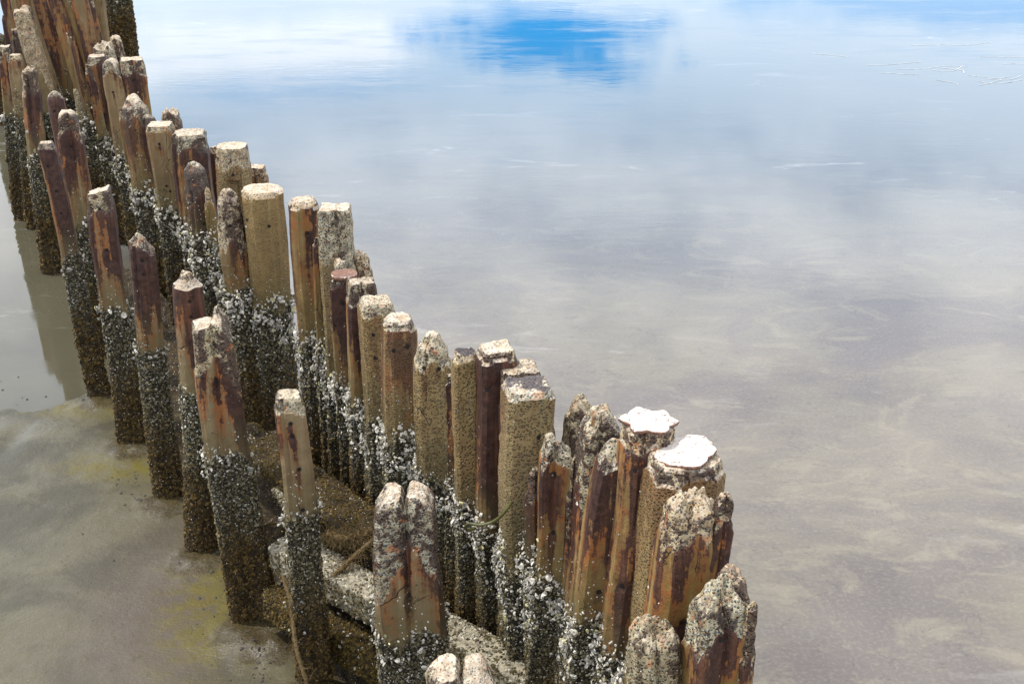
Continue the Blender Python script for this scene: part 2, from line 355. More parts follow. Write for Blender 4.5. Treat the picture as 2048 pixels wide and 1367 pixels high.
def mud_material():
    m, n, b = mat('wet_mud')
    P = n.new('ShaderNodeTexCoord').outputs['Object']
    a = n.new('ShaderNodeSeparateColor'); n.set(a.inputs[0], n.new('ShaderNodeAttribute', attribute_name='A').outputs['Color']); g, pk, near = a.outputs
    big = n.noise(P, 1.6, 5, .6, .6); mid = n.noise(P, 8, 6, .65); fine = n.noise(P, 70, 4, .7)
    c = n.mix(n.step(big, .38, .62), (.086, .076, .044), (.050, .045, .027))
    c = n.mix(n.m('MULTIPLY', pk, .7), c, (.088, .068, .056))
    c = n.mix(n.step(mid, .5, .75, 0, .4), c, (.11, .096, .058))
    gm = n.m('MULTIPLY', g, n.step(n.m('ADD', mid, n.m('MULTIPLY', fine, .35)), .46, .86, .10, 1))
    c = n.mix(n.step(n.m('MULTIPLY', gm, 1.1), .05, .8, 0, .9), c, (.098, .080, .018))
    c = n.mix(n.step(fine, .68, .78, 0, .6), c, (.06, .05, .035))
    mo = n.m('ADD', n.new('ShaderNodeAttribute', attribute_name='A').outputs['Alpha'], n.m('MULTIPLY', n.m('SUBTRACT', mid, .5), 1.2))
    c = n.mix(n.step(mo, .35, .62, 0, .85), c, n.mix(n.step(fine, .4, .65), (.030, .022, .010), (.075, .058, .030)))
    vn = n.m('ABSOLUTE', n.m('SUBTRACT', n.noise(P, 2.6, 7, .68, 1.4), .5))
    c = n.mix(n.m('MULTIPLY', n.step(vn, .014, 0), n.step(mid, .48, .6, 0, .7)), c, (.045, .038, .024))
    # dark flecks of shell and weed
    v = n.new('ShaderNodeTexVoronoi'); n.set(v.inputs['Vector'], n.scale(P, (1, 1.6, 1))); v.inputs['Scale'].default_value = 22
    vs = n.new('ShaderNodeSeparateColor'); n.set(vs.inputs[0], v.outputs['Color'])
    fleck = n.m('MULTIPLY', n.step(v.outputs['Distance'], .20, .12), n.m('LESS_THAN', vs.outputs[0], n.m('ADD', n.m('MULTIPLY', near, .22), .006)))
    c = n.mix(n.m('MULTIPLY', fleck, n.step(mid, .42, .5)), c, (.04, .042, .04))
    n.set(b.inputs['Base Color'], c)
    b.inputs['IOR'].default_value = 1.38; b.inputs['Specular IOR Level'].default_value = .36
    n.set(b.inputs['Roughness'], n.step(n.m('ADD', big, n.m('MULTIPLY', mid, .3)), .5, .8, .17, .38))
    n.set(b.inputs['Normal'], n.bump(n.m('ADD', n.m('ADD', n.m('MULTIPLY', mid, 1.0), n.m('MULTIPLY', fine, .3)), n.m('MULTIPLY', n.noise(n.scale(P, (1, 1.8, 1)), 26, 5, .7), .5)), .75, .010))
    return m
mgx = np.concatenate(([-900, -200, -50, -20], np.linspace(-12, -6, 60)[:-1], np.linspace(-6, 1.5, 260), [3, 8, 30, 200, 900]))
mgy = np.concatenate(([-900, -100, -10], np.linspace(2, 12, 300), np.linspace(12.1, 17, 60), [22, 60, 300, 1500]))
link('mud', grid_mesh('mud', mgx, mgy, mud_z, [mud_material()], mud_attr), kind='structure', label='wet grey beige mud with yellow algae stains beside the front row')

# ------------------------------------------------------------------ shells and barnacles
def dome(k, seed, h=.5):
    r = np.random.default_rng(seed); t = np.arange(k)/k*2*np.pi
    rr = 1+.28*(r.random(k)-.5)*2
    V = [(math.cos(a)*q*1.0, math.sin(a)*q, -.12) for a, q in zip(t, rr)]
    V += [(math.cos(a)*q*.62, math.sin(a)*q*.62, h*(.75+.25*r.random())) for a, q in zip(t, rr)]
    V += [(.12, 0, h*(.62 if k > 6 else .35))]
    Q = [(i, (i+1) % k, k+(i+1) % k, k+i) for i in range(k)]; Tt = [(k+i, k+(i+1) % k, 2*k) for i in range(k)]
    return np.array(V), np.array(Q), np.array(Tt)
DOMES = [dome(8, s, .34) for s in (1, 2, 3)]; SMALL = [dome(5, s, .8) for s in (4, 5)]
def scatter(P, Nn, size, col, bases, tilt, seed, flat=False, aspect=(.6, 1.0)):
    r = np.random.default_rng(seed); out = []
    if len(P) == 0: return None
    n = Nn+tilt[:, None]*r.normal(size=P.shape); n /= np.linalg.norm(n, axis=1)[:, None]
    a = r.normal(size=P.shape); u = np.cross(n, a); u /= np.linalg.norm(u, axis=1)[:, None]; v = np.cross(n, u)
    asp = r.uniform(*aspect, len(P)); which = r.integers(0, len(bases), len(P))
    Vs, Qs, Ts, Cs, off = [], [], [], [], 0
    for bi, (BV, BQ, BT) in enumerate(bases):
        s = which == bi
        if not s.any(): continue
        M = np.stack((u[s], v[s]*asp[s][:, None], n[s]), 1)*size[s][:, None, None]     # (k,3,3)
        W = np.einsum('bi,kij->kbj', BV, M)+P[s][:, None]
        k = s.sum(); o = off+np.arange(k)[:, None, None]*len(BV)
        Vs.append(W.reshape(-1, 3)); Qs.append((BQ[None]+o).reshape(-1, 4)); Ts.append((BT[None]+o).reshape(-1, 3))
        shade = np.where(np.arange(len(BV)) == len(BV)-1, .55, 1.0)
        Cs.append((col[s][:, None]*shade[None, :, None]).reshape(-1, 3)); off += k*len(BV)
    return np.concatenate(Vs), np.concatenate(Qs), np.concatenate(Ts), np.concatenate(Cs)

# ------------------------------------------------------------------ piles
def section(shape, th, yaw):
    """radius of a section of half width 1 in direction th"""
    def poly(ang, faces, ap, cx=0, cy=0):
        r = np.full_like(ang, 9.0)
        for f, d_ in zip(faces, ap):
            c = np.cos(ang-f); dd = d_-(cx*math.cos(f)+cy*math.sin(f))
            r = np.where(c > .02, np.minimum(r, dd/np.maximum(c, .02)), r)
        return r
    q = [0, math.pi/2, math.pi, -math.pi/2]; e = [math.pi/4, 3*math.pi/4, -math.pi/4, -3*math.pi/4]
    t = th-yaw
    if shape == 'sq': return poly(t, q+e, [1]*4+[1.26]*4)
    if shape == 'oct': return poly(t, q+e, [1]*4+[1.10]*4)
    if shape == 'rect': return poly(t, q+e, [1, .72, 1, .72]+[1.12]*4)
    if shape == 'slab': return poly(t, q+e, [1, .4, 1, .4]+[.92]*4)
    if shape == 'rnd': return 1+.03*np.cos(3*t)
    if shape == 'flute':       # flat web between two ribs
        r = poly(t, q+e, [1, .88, 1, .88]+[1.2]*4)
        xx = r*np.cos(t); return r*(1-.17*np.exp(-(xx/.30)**2*1.0)*(np.abs(np.sin(t)) > .2))
    if shape == 'dbl':
        r = poly(t, q+e, [1, .74, 1, .74]+[1.12]*4)
        xx = r*np.cos(t); return r*(1-.16*np.exp(-(xx/.12)**2)*(np.abs(np.sin(t)) > .2))
    return poly(t, q+e, [1]*8)

GROUPS = {'f': 'piles of the near front row standing in the mud', 'b': 'piles of the close set back row', 't': 'tall leaning slabs at the far end'}
nseed = [100]
ALL = []
def pile(name, label, tx, ty, wpx, row='b', off=0.0, base=None, lean=0.0, shape='sq', yaw=None, head='flat', rough=.02, tilt=(0, 0),
         spall=.12, rust=0.0, tone=.3, agg=0.0, bleach=1.0, holes=(), zb=None, extra=None, leany=0.0, stain=0.0, notch=None, round_=.018, cat='pile'):
    nseed[0] += 1; sd = nseed[0]; rg = np.random.default_rng(sd)
    # place: front row from the foot on the mud, back row from the line of the row
    if base is not None:
        g = at_z(base[0], base[1], 0.0)
        for _ in range(3):
            Ry = wpx/F*(g[1]/ray(tx, ty)[1])/2
        yc = g[1]+Ry; xg = g[0]*(yc/g[1])
    else:
        rr = ray(tx, ty); k = rr[0]/rr[1]; yc = (5.77+off+1.797*lean*.9)/(1+1.797*k); xg = None
    depth = yc/ray(tx, ty)[1]; hw = wpx*(1.22 if tx > 1000 and row == 'b' else 1.14 if tx > 560 and row == 'b' else 1.05)/F*depth/2
    back = at_y(tx, ty, yc+hw*.7)                       # far rim of the head is what the picture shows as its top
    zt = back[2]; xt = at_y(tx, ty, yc)[0]
    if xg is None: xg = xt-lean*zt
    lx = (xt-xg)/zt; ly = leany
    if zb is None: zb = 1.22 if row == 'f' else 1.30
    px = F/depth                                        # px per metre in the 2048 frame
    M = int(np.clip(2*math.pi*hw*px/2/2.6, 28, 84)); K = int(np.clip(zt*px/2/3.2, 60, 170))
    if yaw is None: yaw = rg.uniform(.05, .32)
    th = -math.pi/2+np.arange(M)/M*2*math.pi
    tf = np.linspace(-math.pi, math.pi, 7200, endpoint=False); rf = section(shape, tf, yaw)
    px_, py_ = rf*np.cos(tf), rf*np.sin(tf); hd = np.unwrap(np.arctan2(np.roll(py_, -1)-py_, np.roll(px_, -1)-px_)); dh = np.abs(np.diff(hd))
    if shape != 'rnd':
        for q_ in np.where(dh > .25)[0]:
            da_ = np.angle(np.exp(1j*(th-tf[q_+1]))); w_ = int(np.argmin(np.abs(da_))); th[w_] -= da_[w_]
    r0 = section(shape, th, yaw)*hw
    # scale so that the visible width is right
    r0 *= hw/np.max(np.abs(r0*np.cos(th)))
    if row == 'b' and zb == 1.30: zb = 1.30-.42*off
    ct, st_ = np.cos(th), np.sin(th)
    ju = sd*3.7
    def top_h(x, y):
        rn = np.sqrt(x*x+y*y)/hw
        h = zt+tilt[0]*x+tilt[1]*y
        j = fbm(x*13, y*13, x*0+ju, 3, ju)
        if head == 'dome': h = h-.42*hw*np.clip(rn, 0, 1.15)**4+.25*hw*fbm(x*10, y*10, x*0+ju, 2, ju+4)
        if head == 'jag': h = h+.55*hw*fbm(x*13, y*13, x*0+ju, 3, ju)-.12*hw*np.clip(rn, 0, 1.15)**4
        if head == 'point': h = h-.6*hw*np.clip(np.abs(x)/hw, 0, 1.2)**1.8
        if head == 'shoulder': h = h-1.0*hw*sm(x/hw, .1, .9)
        if head == 'lobes': h = h-.35*hw*np.exp(-(x/(.09*hw))**2)-.45*hw*np.clip(np.abs(x)/hw-.55, 0, 1)**1.5*2
        if head == 'horn': h = h+.55*hw*np.exp(-((x-.30*hw)/(.20*hw))**2-((y-.3*hw)/(.5*hw))**2)-.8*hw*sm(x/hw, .55, 1.05)
        if head == 'step': h = h-1.1*hw*sm(-x/hw, .0, .25)
        return h+rough*j
    xe, ye = r0*ct, r0*st_
    he = top_h(xe, ye)
    s = np.linspace(0, 1, K+1); s = s**.8                 # rows denser towards the head
    z0 = -.15
    Zr = z0+(he[None]-z0)*s[:, None]
    X0 = np.broadcast_to(ct, Zr.shape); Y0 = np.broadcast_to(st_, Zr.shape); Rr = np.broadcast_to(r0, Zr.shape).copy()
    dist = he[None]-Zr
    lx_, ly_ = X0*Rr, Y0*Rr
    lvl = Zr-zb-.24*fbm(lx_*6+xg*5, ly_*6+yc*5, Zr*2, 3, 0)
    grow = sm(lvl, .03, -.03)
    sp = (spall-dist)/max(spall, .05)*.9+.75*fbm(lx_*5, ly_*5, Zr*2.2, 4, ju+5)-.15
    # corners spall more
    corner = (r0/np.min(r0)-1)/max(1e-3, (np.max(r0)/np.min(r0)-1))
    sp = sp+.25*(corner[None]-.45)
    sp = np.clip(sp, -1, 1)*(1-grow)-grow
    ru = rust+1.05*fbm(lx_*9, ly_*9, Zr*1.1, 4, ju+11)
    ru = ru+.25*sm(dist, .5, .0)-.35*grow-.5*sm(lvl, .45, .05)*.6
    insp = sm(sp, -.05, .15)
    rnd = np.clip(1-dist/round_, 0, 1)
    Rr = Rr-round_*.55*rnd**2
    if head in ('dome', 'point', 'shoulder', 'horn', 'lobes', 'jag'):
        Rr = Rr*(1-.06*sm(dist, .22, 0)*(1+.6*fbm(lx_*6, ly_*6, Zr*5, 2, ju+2)))
    Rr = Rr-insp*(.006+.016*(fbm(lx_*26, ly_*26, Zr*26, 4, ju+3)*.5+.5))
    Rr = Rr+(1-insp)*(1-grow)*.0022*fbm(lx_*9, ly_*9, Zr*4, 3, ju+8)
    Rr = Rr+sm(sp, .2, .7)*(-.012)*np.abs(fbm(lx_*11, ly_*11, Zr*7, 3, ju+6))
    Rr = Rr-corner[None]*.012*np.abs(fbm(lx_*4+7, ly_*4, Zr*9, 3, ju+21))*(1-grow)
    Rr = Rr*(1+.03*fbm(Zr*0, Zr*0+ju, Zr*1.6, 2, ju))
    # vertical splits
    if shape in ('dbl', 'flute') or rg.random() < .35:
        t0 = -math.pi/2+rg.uniform(-.5, .5); wv = .18*fbm(Zr*0, Zr*0, Zr*2.5, 3, ju+9)
        Rr = Rr-.016*np.exp(-((np.angle(np.exp(1j*(th[None]-t0-wv))))*r0/.010)**2)*sm(dist, .75, .3)*(1-grow)
    Rr = Rr+grow*(.006+.016*fbm(lx_*18, ly_*18, Zr*18, 4, ju+4)+.010*sm(lvl, -.3, -1.0))
    # holes: rust streak below each
    Hs = []
    for (hx, hd) in holes:                                # x as fraction of half width, distance below the head
        ang = -math.pi/2+hx*.9; zc = zt-hd
        da = np.angle(np.exp(1j*(th[None]-ang)))*Rr; dz = Zr-zc
        ru = ru+.75*np.exp(-(da/.022)**2)*sm(dz, .01, -.02)*np.exp(np.minimum(dz, 0)/.22)
        Rr = Rr-.010*np.exp(-(da**2+dz**2)/(.012**2))
        j = int(round(((ang+math.pi/2) % (2*math.pi))/(2*math.pi)*M)) % M
        Hs.append((j, int(np.argmin(np.abs(Zr[:, j]-zc)))))
    if notch:
        nm = (np.abs(X0*Rr/hw-notch[0]) < notch[1])*(Y0 < 0)*sm(dist, notch[2]-.012, notch[2]+.012)
        Rr = Rr-.035*nm; sp = sp*(1-nm)-.6*nm; ru = ru*(1-nm)-.6*nm
    wx = .012*np.sin(Zr*2.2+ju)*sm(zt-Zr, 0, .5)
    Vx, Vy = X0*Rr+lx*Zr+wx, Y0*Rr+ly*Zr
    side = np.stack((Vx, Vy, Zr), -1)
    verts = [side.reshape(-1, 3)]; at = [np.stack((sp, ru, lvl), -1).reshape(-1, 3)]
    i = np.arange(K)[:, None]*M+np.arange(M)[None]; i2 = np.arange(K)[:, None]*M+(np.arange(M)[None]+1) % M
    Q = [np.stack((i, i2, i2+M, i+M), -1).reshape(-1, 4)]
    # head surface
    rings = max(6, M//7); base_i = K*M; Rt = Rr[-1]
    for k in range(1, rings+1):
        f = 1-k/rings
        if k == rings: f = .04
        x, y = Rt*f*ct, Rt*f*st_
        h = top_h(r0*f*ct, r0*f*st_)+.010*fbm(x*45, y*45, x*0, 3, ju)
        bl = f**3; h = (he-0)*bl*0+h if head != 'flat' else h
        verts.append(np.stack((x+lx*h, y+ly*h, h), -1))
        tsp = .45+.9*fbm(x*8, y*8, x*0, 3, ju)
        at.append(np.stack((tsp, rust*.5+.5*fbm(x*12, y*12, x*0, 3, ju+4), h-zb), -1))
        a0 = base_i+(k-1)*M; a1 = base_i+k*M
        j = np.arange(M); j2 = (j+1) % M
        Q.append(np.stack((a0+j, a0+j2, a1+j2, a1+j), -1))
    n0 = sum(len(v) for v in verts)
    c = verts[-1].mean(0); verts.append(c[None]); at.append(at[-1][:1])
    a1 = base_i+rings*M; j = np.arange(M)
    T3 = np.stack((a1+j, a1+(j+1) % M, np.full(M, n0)), -1)
    V = np.concatenate(verts); A = np.concatenate(at); Qa = np.concatenate(Q)
    # surface normals on the side, used by holes and shells
    du = np.roll(side, -1, 1)-np.roll(side, 1, 1); dv = np.gradient(side, axis=0)
    nn = np.cross(du, dv); nn /= np.maximum(np.linalg.norm(nn, axis=2), 1e-9)[..., None]
    HV, HT = [], []; nv = len(V)
    for (j_, k_) in Hs:
        cth = np.array((ct[j_], st_[j_], 0)); P0 = side[k_, j_]; nrm = cth
        u_ = np.array((-st_[j_], ct[j_], 0)); hr = .0095+.0025*rg.random()
        t_ = np.arange(9)/9*2*np.pi
        ring = P0+nrm*.0105+hr*(np.cos(t_)[:, None]*u_*(1+.2*rg.random())+np.sin(t_)[:, None]*np.array((0, 0, 1.15)))
        back_ = P0-nrm*.01+.8*(ring-P0-nrm*.0105)
        b0 = nv+len(HV)*9
        HV += [ring]; HT += [(b0+q, b0+(q+1) % 9, b0) for q in range(1, 8)]
    if HV:
        V = np.concatenate([V]+HV); A = np.concatenate((A, np.zeros((len(V)-len(A), 3))))
    Tn = np.concatenate((T3, np.array(HT).reshape(-1, 3))).astype(int)
    mi = [0]*(len(Qa)+len(T3))+[1]*len(HT)
    Tt = np.tile((tone, agg, bleach, stain), (len(V), 1))
    me = mesh_from(name, V, Qa, [M_PILE, M_HOLE], {'A': A, 'T': Tt}, True, Tn, mi)
    me.set_sharp_from_angle(angle=R(26))
    root = link(name, me, None, label, cat, GROUPS[row] if row in GROUPS else None, loc=(xg, yc, 0))
    # ---- tidal growth
    def samp(cnt, prob):
        k_ = rg.integers(0, K, cnt*1); j_ = rg.integers(0, M, len(k_)); fr = rg.random((len(k_), 2))
        w_ = prob(lvl[k_, j_])*(Zr[k_+1, j_]-Zr[k_, j_])/np.max(np.diff(Zr, axis=0))
        keep = rg.random(len(k_)) < w_
        k_, j_, fr = k_[keep], j_[keep], fr[keep]; jn = (j_+1) % M
        P = side[k_, j_]*(1-fr[:, :1])+side[k_, jn]*fr[:, :1]; P = P+(side[k_+1, j_]-side[k_, j_])*fr[:, 1:]
        return P, nn[k_, j_], lvl[k_, j_]
    per = 2*math.pi*hw*1.1; hb = min(zb, zt)
    sz = float(np.clip(2.6/px, .0065, .0125))
    cnt = int(per*(hb+.1)/(sz*sz*2.4)*1.7)
    P, Nn, L = samp(cnt, lambda l: sm(l, .03, -.02)*.95+.02*sm(l, .4, 0))
    if len(P):
        g = rg.random(len(P)); up = sm(L, -.62-.2*rg.random(len(P)), -.25)
        wch = np.where(g < (.01+.10*sm(L, -.40, -.05))*up, 1.0, 0)
        dark = np.stack((.062+.12*g, .052+.102*g, .025+.058*g), -1)
        brown = np.stack((.040+.080*g, .025+.050*g, .006+.014*g), -1)
        white = np.array((.58, .56, .50))*(.6+.5*rg.random(len(P)))[:, None]
        grey = np.array((.20, .175, .115))*(.4+.9*rg.random(len(P)))[:, None]
        col = brown*(1-up)[:, None]+dark*up[:, None]
        col = np.where((rg.random(len(P)) < (.12+.30*sm(L, -.6, -.1))*up)[:, None], grey, col)
        col = np.where((wch > 0)[:, None], white, col)
        sizes = sz*np.clip(.85*np.exp(rg.normal(size=len(P))*.34), .4, 2.2)*(1+.30*(1-up))
        r_ = scatter(P, Nn, sizes, col, SMALL, np.full(len(P), .45), sd, aspect=(.7, 1))
        link('barnacle_crust', mesh_from('barnacle_crust', r_[0], r_[1], [M_SHELL], {'Col': r_[3]}, False, r_[2]), root, kind='stuff')
    dens = 1.0 if row == 'b' else .5
    so_ = float(np.clip(4.2/px, .013, .018))
    cnt = int(per*(zt+.15)/(so_*so_*2.6)*(3.6 if row == 'b' else 2.0)*dens)
    band = .17 if row == 'b' else .07
    P, Nn, L = samp(cnt, lambda l: np.exp(-((l+band*.55)/band)**2)*.95*(l < .09)+.003*sm(l, .35, 0)+.010*sm(l, -.6, -.1))
    if len(P):
        cl = fbm(P[:, 0]*9+xg*9, P[:, 1]*9+yc*9, P[:, 2]*9, 3, 2); kp = rg.random(len(P)) < sm(cl, -.42 if row == 'b' else -.28, .08)*1.1
        P, Nn, L = P[kp], Nn[kp], L[kp]
    if len(P):
        col = np.array((.70, .66, .57))*(.28+.78*rg.random(len(P)))[:, None]*np.array([1, 1, 1])
        yel = rg.random(len(P)) < .12; col[yel] *= np.array((.8, .78, .5))
        P = P+Nn*(rg.random(len(P))*.045*np.exp(-((L+.08)/.12)**2))[:, None]
        r_ = scatter(P, Nn, so_*np.clip(.78*np.exp(rg.normal(size=len(P))*.38), .35, 2.0)*np.where(L > .07, .5, 1), col, DOMES, np.full(len(P), .85), sd+999, aspect=(.5, .95))
        link('oyster_band', mesh_from('oyster_band', r_[0], r_[1], [M_SHELL], {'Col': r_[3]}, False, r_[2]), root, kind='stuff')
    ALL.append((label, xg, yc, zt, hw))
    if extra: extra(root, (lx*zt, ly*zt, zt), hw)
    return root

def cap_plate(kind):
    def f(root, top, hw):
        M = 72; th = np.arange(M)/M*2*math.pi; rgc = np.random.default_rng(5 if kind == 'star' else 9)
        if kind == 'star':
            r = .86*np.interp(np.degrees(th), [0, 22, 50, 78, 105, 140, 170, 200, 235, 262, 300, 330, 360], [1.22, .92, 1.16, .80, 1.25, 1.0, 1.2, .82, 1.12, .86, 1.14, .88, 1.22])+.05*fbm(np.cos(th)*6, np.sin(th)*6, th*0, 3, 3)
        elif kind == 'lid': r = np.ones(M)*.98+.03*np.cos(2*th)
        else: r = .75+.035*np.cos(5*th+.4)+.16*fbm(np.cos(th)*3, np.sin(th)*3, th*0, 4, 8)
        r = r*hw*(1.0 if kind != 'lid' else .92)
        V, A, Q = [], [], []
        prof = [(.80, -.012, 1), (.98, -.010, 1), (1.0, -.004, .9), (.99, .004, .5)] if kind != 'lid' else [(.6, -.03, 1), (.98, -.016, .9), (1.0, .0, .7), (.95, .010, .4)]
        prof += [(f_, (.006 if kind != 'lid' else .010-.010*(1-f_)), (.12 if kind != 'lid' else .75)) for f_ in (.93, .8, .65, .5, .35, .2, .05)]
        for (f_, z_, a_) in prof:
            x, y = np.cos(th)*r*f_, np.sin(th)*r*f_
            z = z_+.006*fbm(x*20, y*20, x*0, 3, 3)+.02*x/hw*(kind == 'disc')
            V.append(np.stack((x+top[0], y+top[1], z+top[2]+.012), -1)); A.append(np.stack((np.full(M, a_),)*3, -1))
        for k in range(len(prof)-1):
            j = np.arange(M); Q.append(np.stack((k*M+j, k*M+(j+1) % M, (k+1)*M+(j+1) % M, (k+1)*M+j), -1))
        V = np.concatenate(V); A = np.concatenate(A); n0 = len(V)
        T3 = np.stack(((len(prof)-1)*M+np.arange(M), (len(prof)-1)*M+(np.arange(M)+1) % M, np.full(M, n0)), -1)
        V = np.concatenate((V, V[-M:].mean(0)[None])); A = np.concatenate((A, A[-1:]))
        link('cap_plate', mesh_from('cap_plate', V, np.concatenate(Q), [M_CAP], {'A': A}, True, T3), root,
             label='round rusty lid' if kind == 'lid' else 'white flaking cap with rusty broken edge')
    return f

PN = 'concrete_pile'
# ---- front row, from near to far
pile(PN, 'broken two-humped pile at the bottom edge, lowest and nearest of the front row', 920, 1296, 172, 'f', base=(1030, 2050), shape='dbl', head='lobes', rough=.03, tilt=(-.25, 0), spall=.22, rust=.1, tone=.1, round_=.05)
pile(PN, 'stout pale-headed pile split down its front, standing before the light beam', 809, 957, 142, 'f', base=(838, 1640), shape='dbl', head='lobes', rough=.03, spall=.42, rust=.38, tone=.05, holes=((.05, .17), (.05, .50)), round_=.05, zb=1.08)
pile(PN, 'slim square reddish pile with bolt holes and orange top, alone before the dark back wall', 575, 777, 68, 'f', base=(640, 1420), shape='sq', yaw=.2, head='flat', rough=.012, spall=.09, rust=.02, tone=.1, bleach=.5, holes=((.15, .13), (.15, .20), (.25, .40), (.3, .63)))
pile(PN, 'wide fluted pile with a pale horned broken head', 420, 628, 98, 'f', base=(508, 1262), shape='flute', head='horn', rough=.02, tilt=(.1, 0), spall=.30, rust=.5, tone=.05, holes=((.1, .32),), round_=.02)
pile(PN, 'round-headed purple brown pile just behind the horned pile', 372, 535, 63, 'f', base=(412, 1120), shape='rnd', head='dome', rough=.01, spall=.05, rust=.28, tone=.1, holes=((.4, .16), (.3, .26)), round_=.06)
pile(PN, 'slim dark purple pile with rounded reddish top, left of the round-headed one', 280, 463, 56, 'f', base=(340, 1012), shape='oct', head='dome', rough=.012, tilt=(-.2, 0), spall=.07, rust=.40, tone=.1, bleach=.7, holes=((.2, .15), (.25, .25)), round_=.05)
pile(PN, 'grey slant-topped pile with purple sides in the left row', 197, 374, 56, 'f', base=(268, 900), shape='sq', yaw=.15, head='flat', rough=.012, tilt=(.22, 0), spall=.14, rust=.35, tone=.1, holes=((.2, .12), (.3, .42)))
pile(PN, 'thin leaning maroon pile with three bolt holes, leftmost of the separate short piles', 91, 281, 38, 'f', base=(202, 796), shape='sq', yaw=.2, head='flat', rough=.01, spall=.04, rust=.45, tone=.1, bleach=.7, holes=((.1, .17), (.15, .36), (.2, .54)))
pile(PN, 'grey arched pile with tan recess behind the thin maroon pile', 132, 215, 50, 'f', base=(222, 715), shape='flute', head='dome', rough=.015, spall=.22, rust=.12, tone=.2, holes=((.3, .3),))
pile(PN, 'small red round-topped pile behind the grey arched pile', 108, 181, 36, 'f', base=(190, 640), shape='rnd', head='dome', rough=.008, spall=.03, rust=.35, tone=.3, bleach=.35, holes=((.1, .15),))
pile(PN, 'crumbling grey-headed pile near the left edge above the mirror water', 57, 136, 36, 'f', base=(106, 548), shape='oct', head='jag', rough=.02, spall=.25, rust=.35, tone=.1, bleach=.5, holes=((0, .15), (.1, .5)))
pile(PN, 'narrow tan flat-topped pile beside the crumbling one at the left edge', 30, 107, 28, 'f', base=(72, 458), shape='sq', head='flat', rough=.01, spall=.06, rust=-.25, tone=.15)
pile(PN, 'speckled pile with bleached flat top touching the left picture edge', 9, 90, 27, 'f', base=(48, 440), shape='sq', head='flat', rough=.01, spall=.3, rust=.0, tone=.2)
pile(PN, 'small brown pile with dark crumbly top second from the left edge', 28, 59, 20, 'f', base=(75, 372), shape='oct', head='jag', rough=.01, spall=.3, rust=.4, bleach=.4)
pile(PN, 'little rusty square pile high at the left edge', 9, 29, 15, 'f', base=(50, 325), shape='sq', head='flat', rough=.006, spall=.05, rust=.4, zb=1.25)
pile(PN, 'dark weedy pile cut by the left edge above the mirror water', -12, 70, 34, 'f', base=(6, 250), shape='oct', head='jag', spall=.2, rust=.3, zb=1.7)

# ---- back row, from near (right) to far (left)
pile(PN, 'rough knobbly aggregate pile at the bottom edge, in front of the back row', 1312, 1232, 112, 'b', off=-.42, lean=.0, shape='oct', head='jag', rough=.05, tilt=(.1, 0), spall=.38, rust=.05, tone=.4, bleach=.6, round_=.05)
pile(PN, 'massive pile with pinkish pebbly shoulder and small hole, rightmost of the back row', 1440, 1160, 112, 'b', off=-.10, lean=.03, shape='flute', head='jag', rough=.045, spall=.17, rust=.04, tone=.95, holes=((.1, .15),), bleach=.5, round_=.05)
pile(PN, 'outermost right rib with grey knob, leaning on the pebbly shouldered pile', 1483, 1124, 92, 'b', off=.12, lean=.06, shape='oct', head='shoulder', rough=.05, spall=.28, rust=.3, tone=.7, bleach=.5, round_=.05, tilt=(-.3, 0))
pile(PN, 'tall pile with grey stony head over yellow skin and a crack', 1385, 976, 104, 'b', off=.05, lean=.09, shape='oct', yaw=.1, head='jag', rough=.035, spall=.24, rust=-.02, tone=1.0, holes=((.1, .50),), round_=.05)
pile(PN, 'narrow dark-ribbed pile with olive face, behind right of the grey stony head', 1452, 976, 48, 'b', off=.28, lean=.06, shape='rect', head='dome', rough=.02, spall=.16, rust=.2, tone=.9, bleach=.7)
pile(PN, 'yellow pebbly pile under the nearer white jagged cap', 1372, 880, 138, 'b', off=.42, lean=.05, shape='oct', head='flat', rough=.006, spall=.08, rust=.0, tone=.95, agg=1.0, holes=((-.35, .30), (-.3, .85)), extra=cap_plate('disc'), round_=.02)
pile(PN, 'golden smooth-faced pile under the farther white star-shaped cap', 1298, 828, 98, 'b', off=.28, lean=.06, shape='oct', head='flat', rough=.008, spall=.10, rust=.10, tone=.8, holes=((-.45, .16), (-.5, .75)), extra=cap_plate('star'), round_=.02)
pile(PN, 'smooth ochre pile with bolt hole standing before the star cap', 1238, 875, 72, 'b', off=.08, lean=.10, shape='sq', yaw=.08, head='jag', rough=.03, spall=.05, rust=-.12, tone=.85, holes=((.35, .10), (.0, .70)), bleach=.4)
pile(PN, 'lichen-grey rough-headed pile left of the white caps', 1203, 802, 86, 'b', off=.26, lean=.05, shape='flute', head='dome', rough=.03, spall=.45, rust=.2, tone=.5, bleach=.5, holes=((-.1, .33),), round_=.05)
pile(PN, 'yellowish crumbling pile rising behind left of the lichen-grey one', 1160, 796, 62, 'b', off=.55, lean=.03, shape='oct', head='point', rough=.05, spall=.3, rust=.1, tone=.7, bleach=.4)
pile(PN, 'tan pile with pointed smooth left face and dark right rib', 1117, 872, 62, 'b', off=.03, lean=.04, shape='rect', head='jag', rough=.03, tilt=(-.4, 0), spall=.10, rust=-.05, tone=.7, bleach=.4, holes=((-.3, .14), (-.3, .45)))
pile(PN, 'pebbly lump-headed pile behind the pointed tan face', 1082, 842, 62, 'b', off=.22, lean=.0, shape='oct', head='jag', rough=.05, spall=.5, rust=.15, tone=.5, bleach=.4)
pile(PN, 'short narrow rusty pile with orange speckled head', 1070, 926, 36, 'b', off=-.02, lean=.0, shape='rnd', head='dome', rough=.02, spall=.16, rust=.35, tone=.4, bleach=.3)
pile(PN, 'narrow purple crusted rib left of the short rusty pile', 1040, 888, 30, 'b', off=.06, lean=.0, shape='oct', head='jag', rough=.02, spall=.5, rust=.5, tone=.3, bleach=.3)
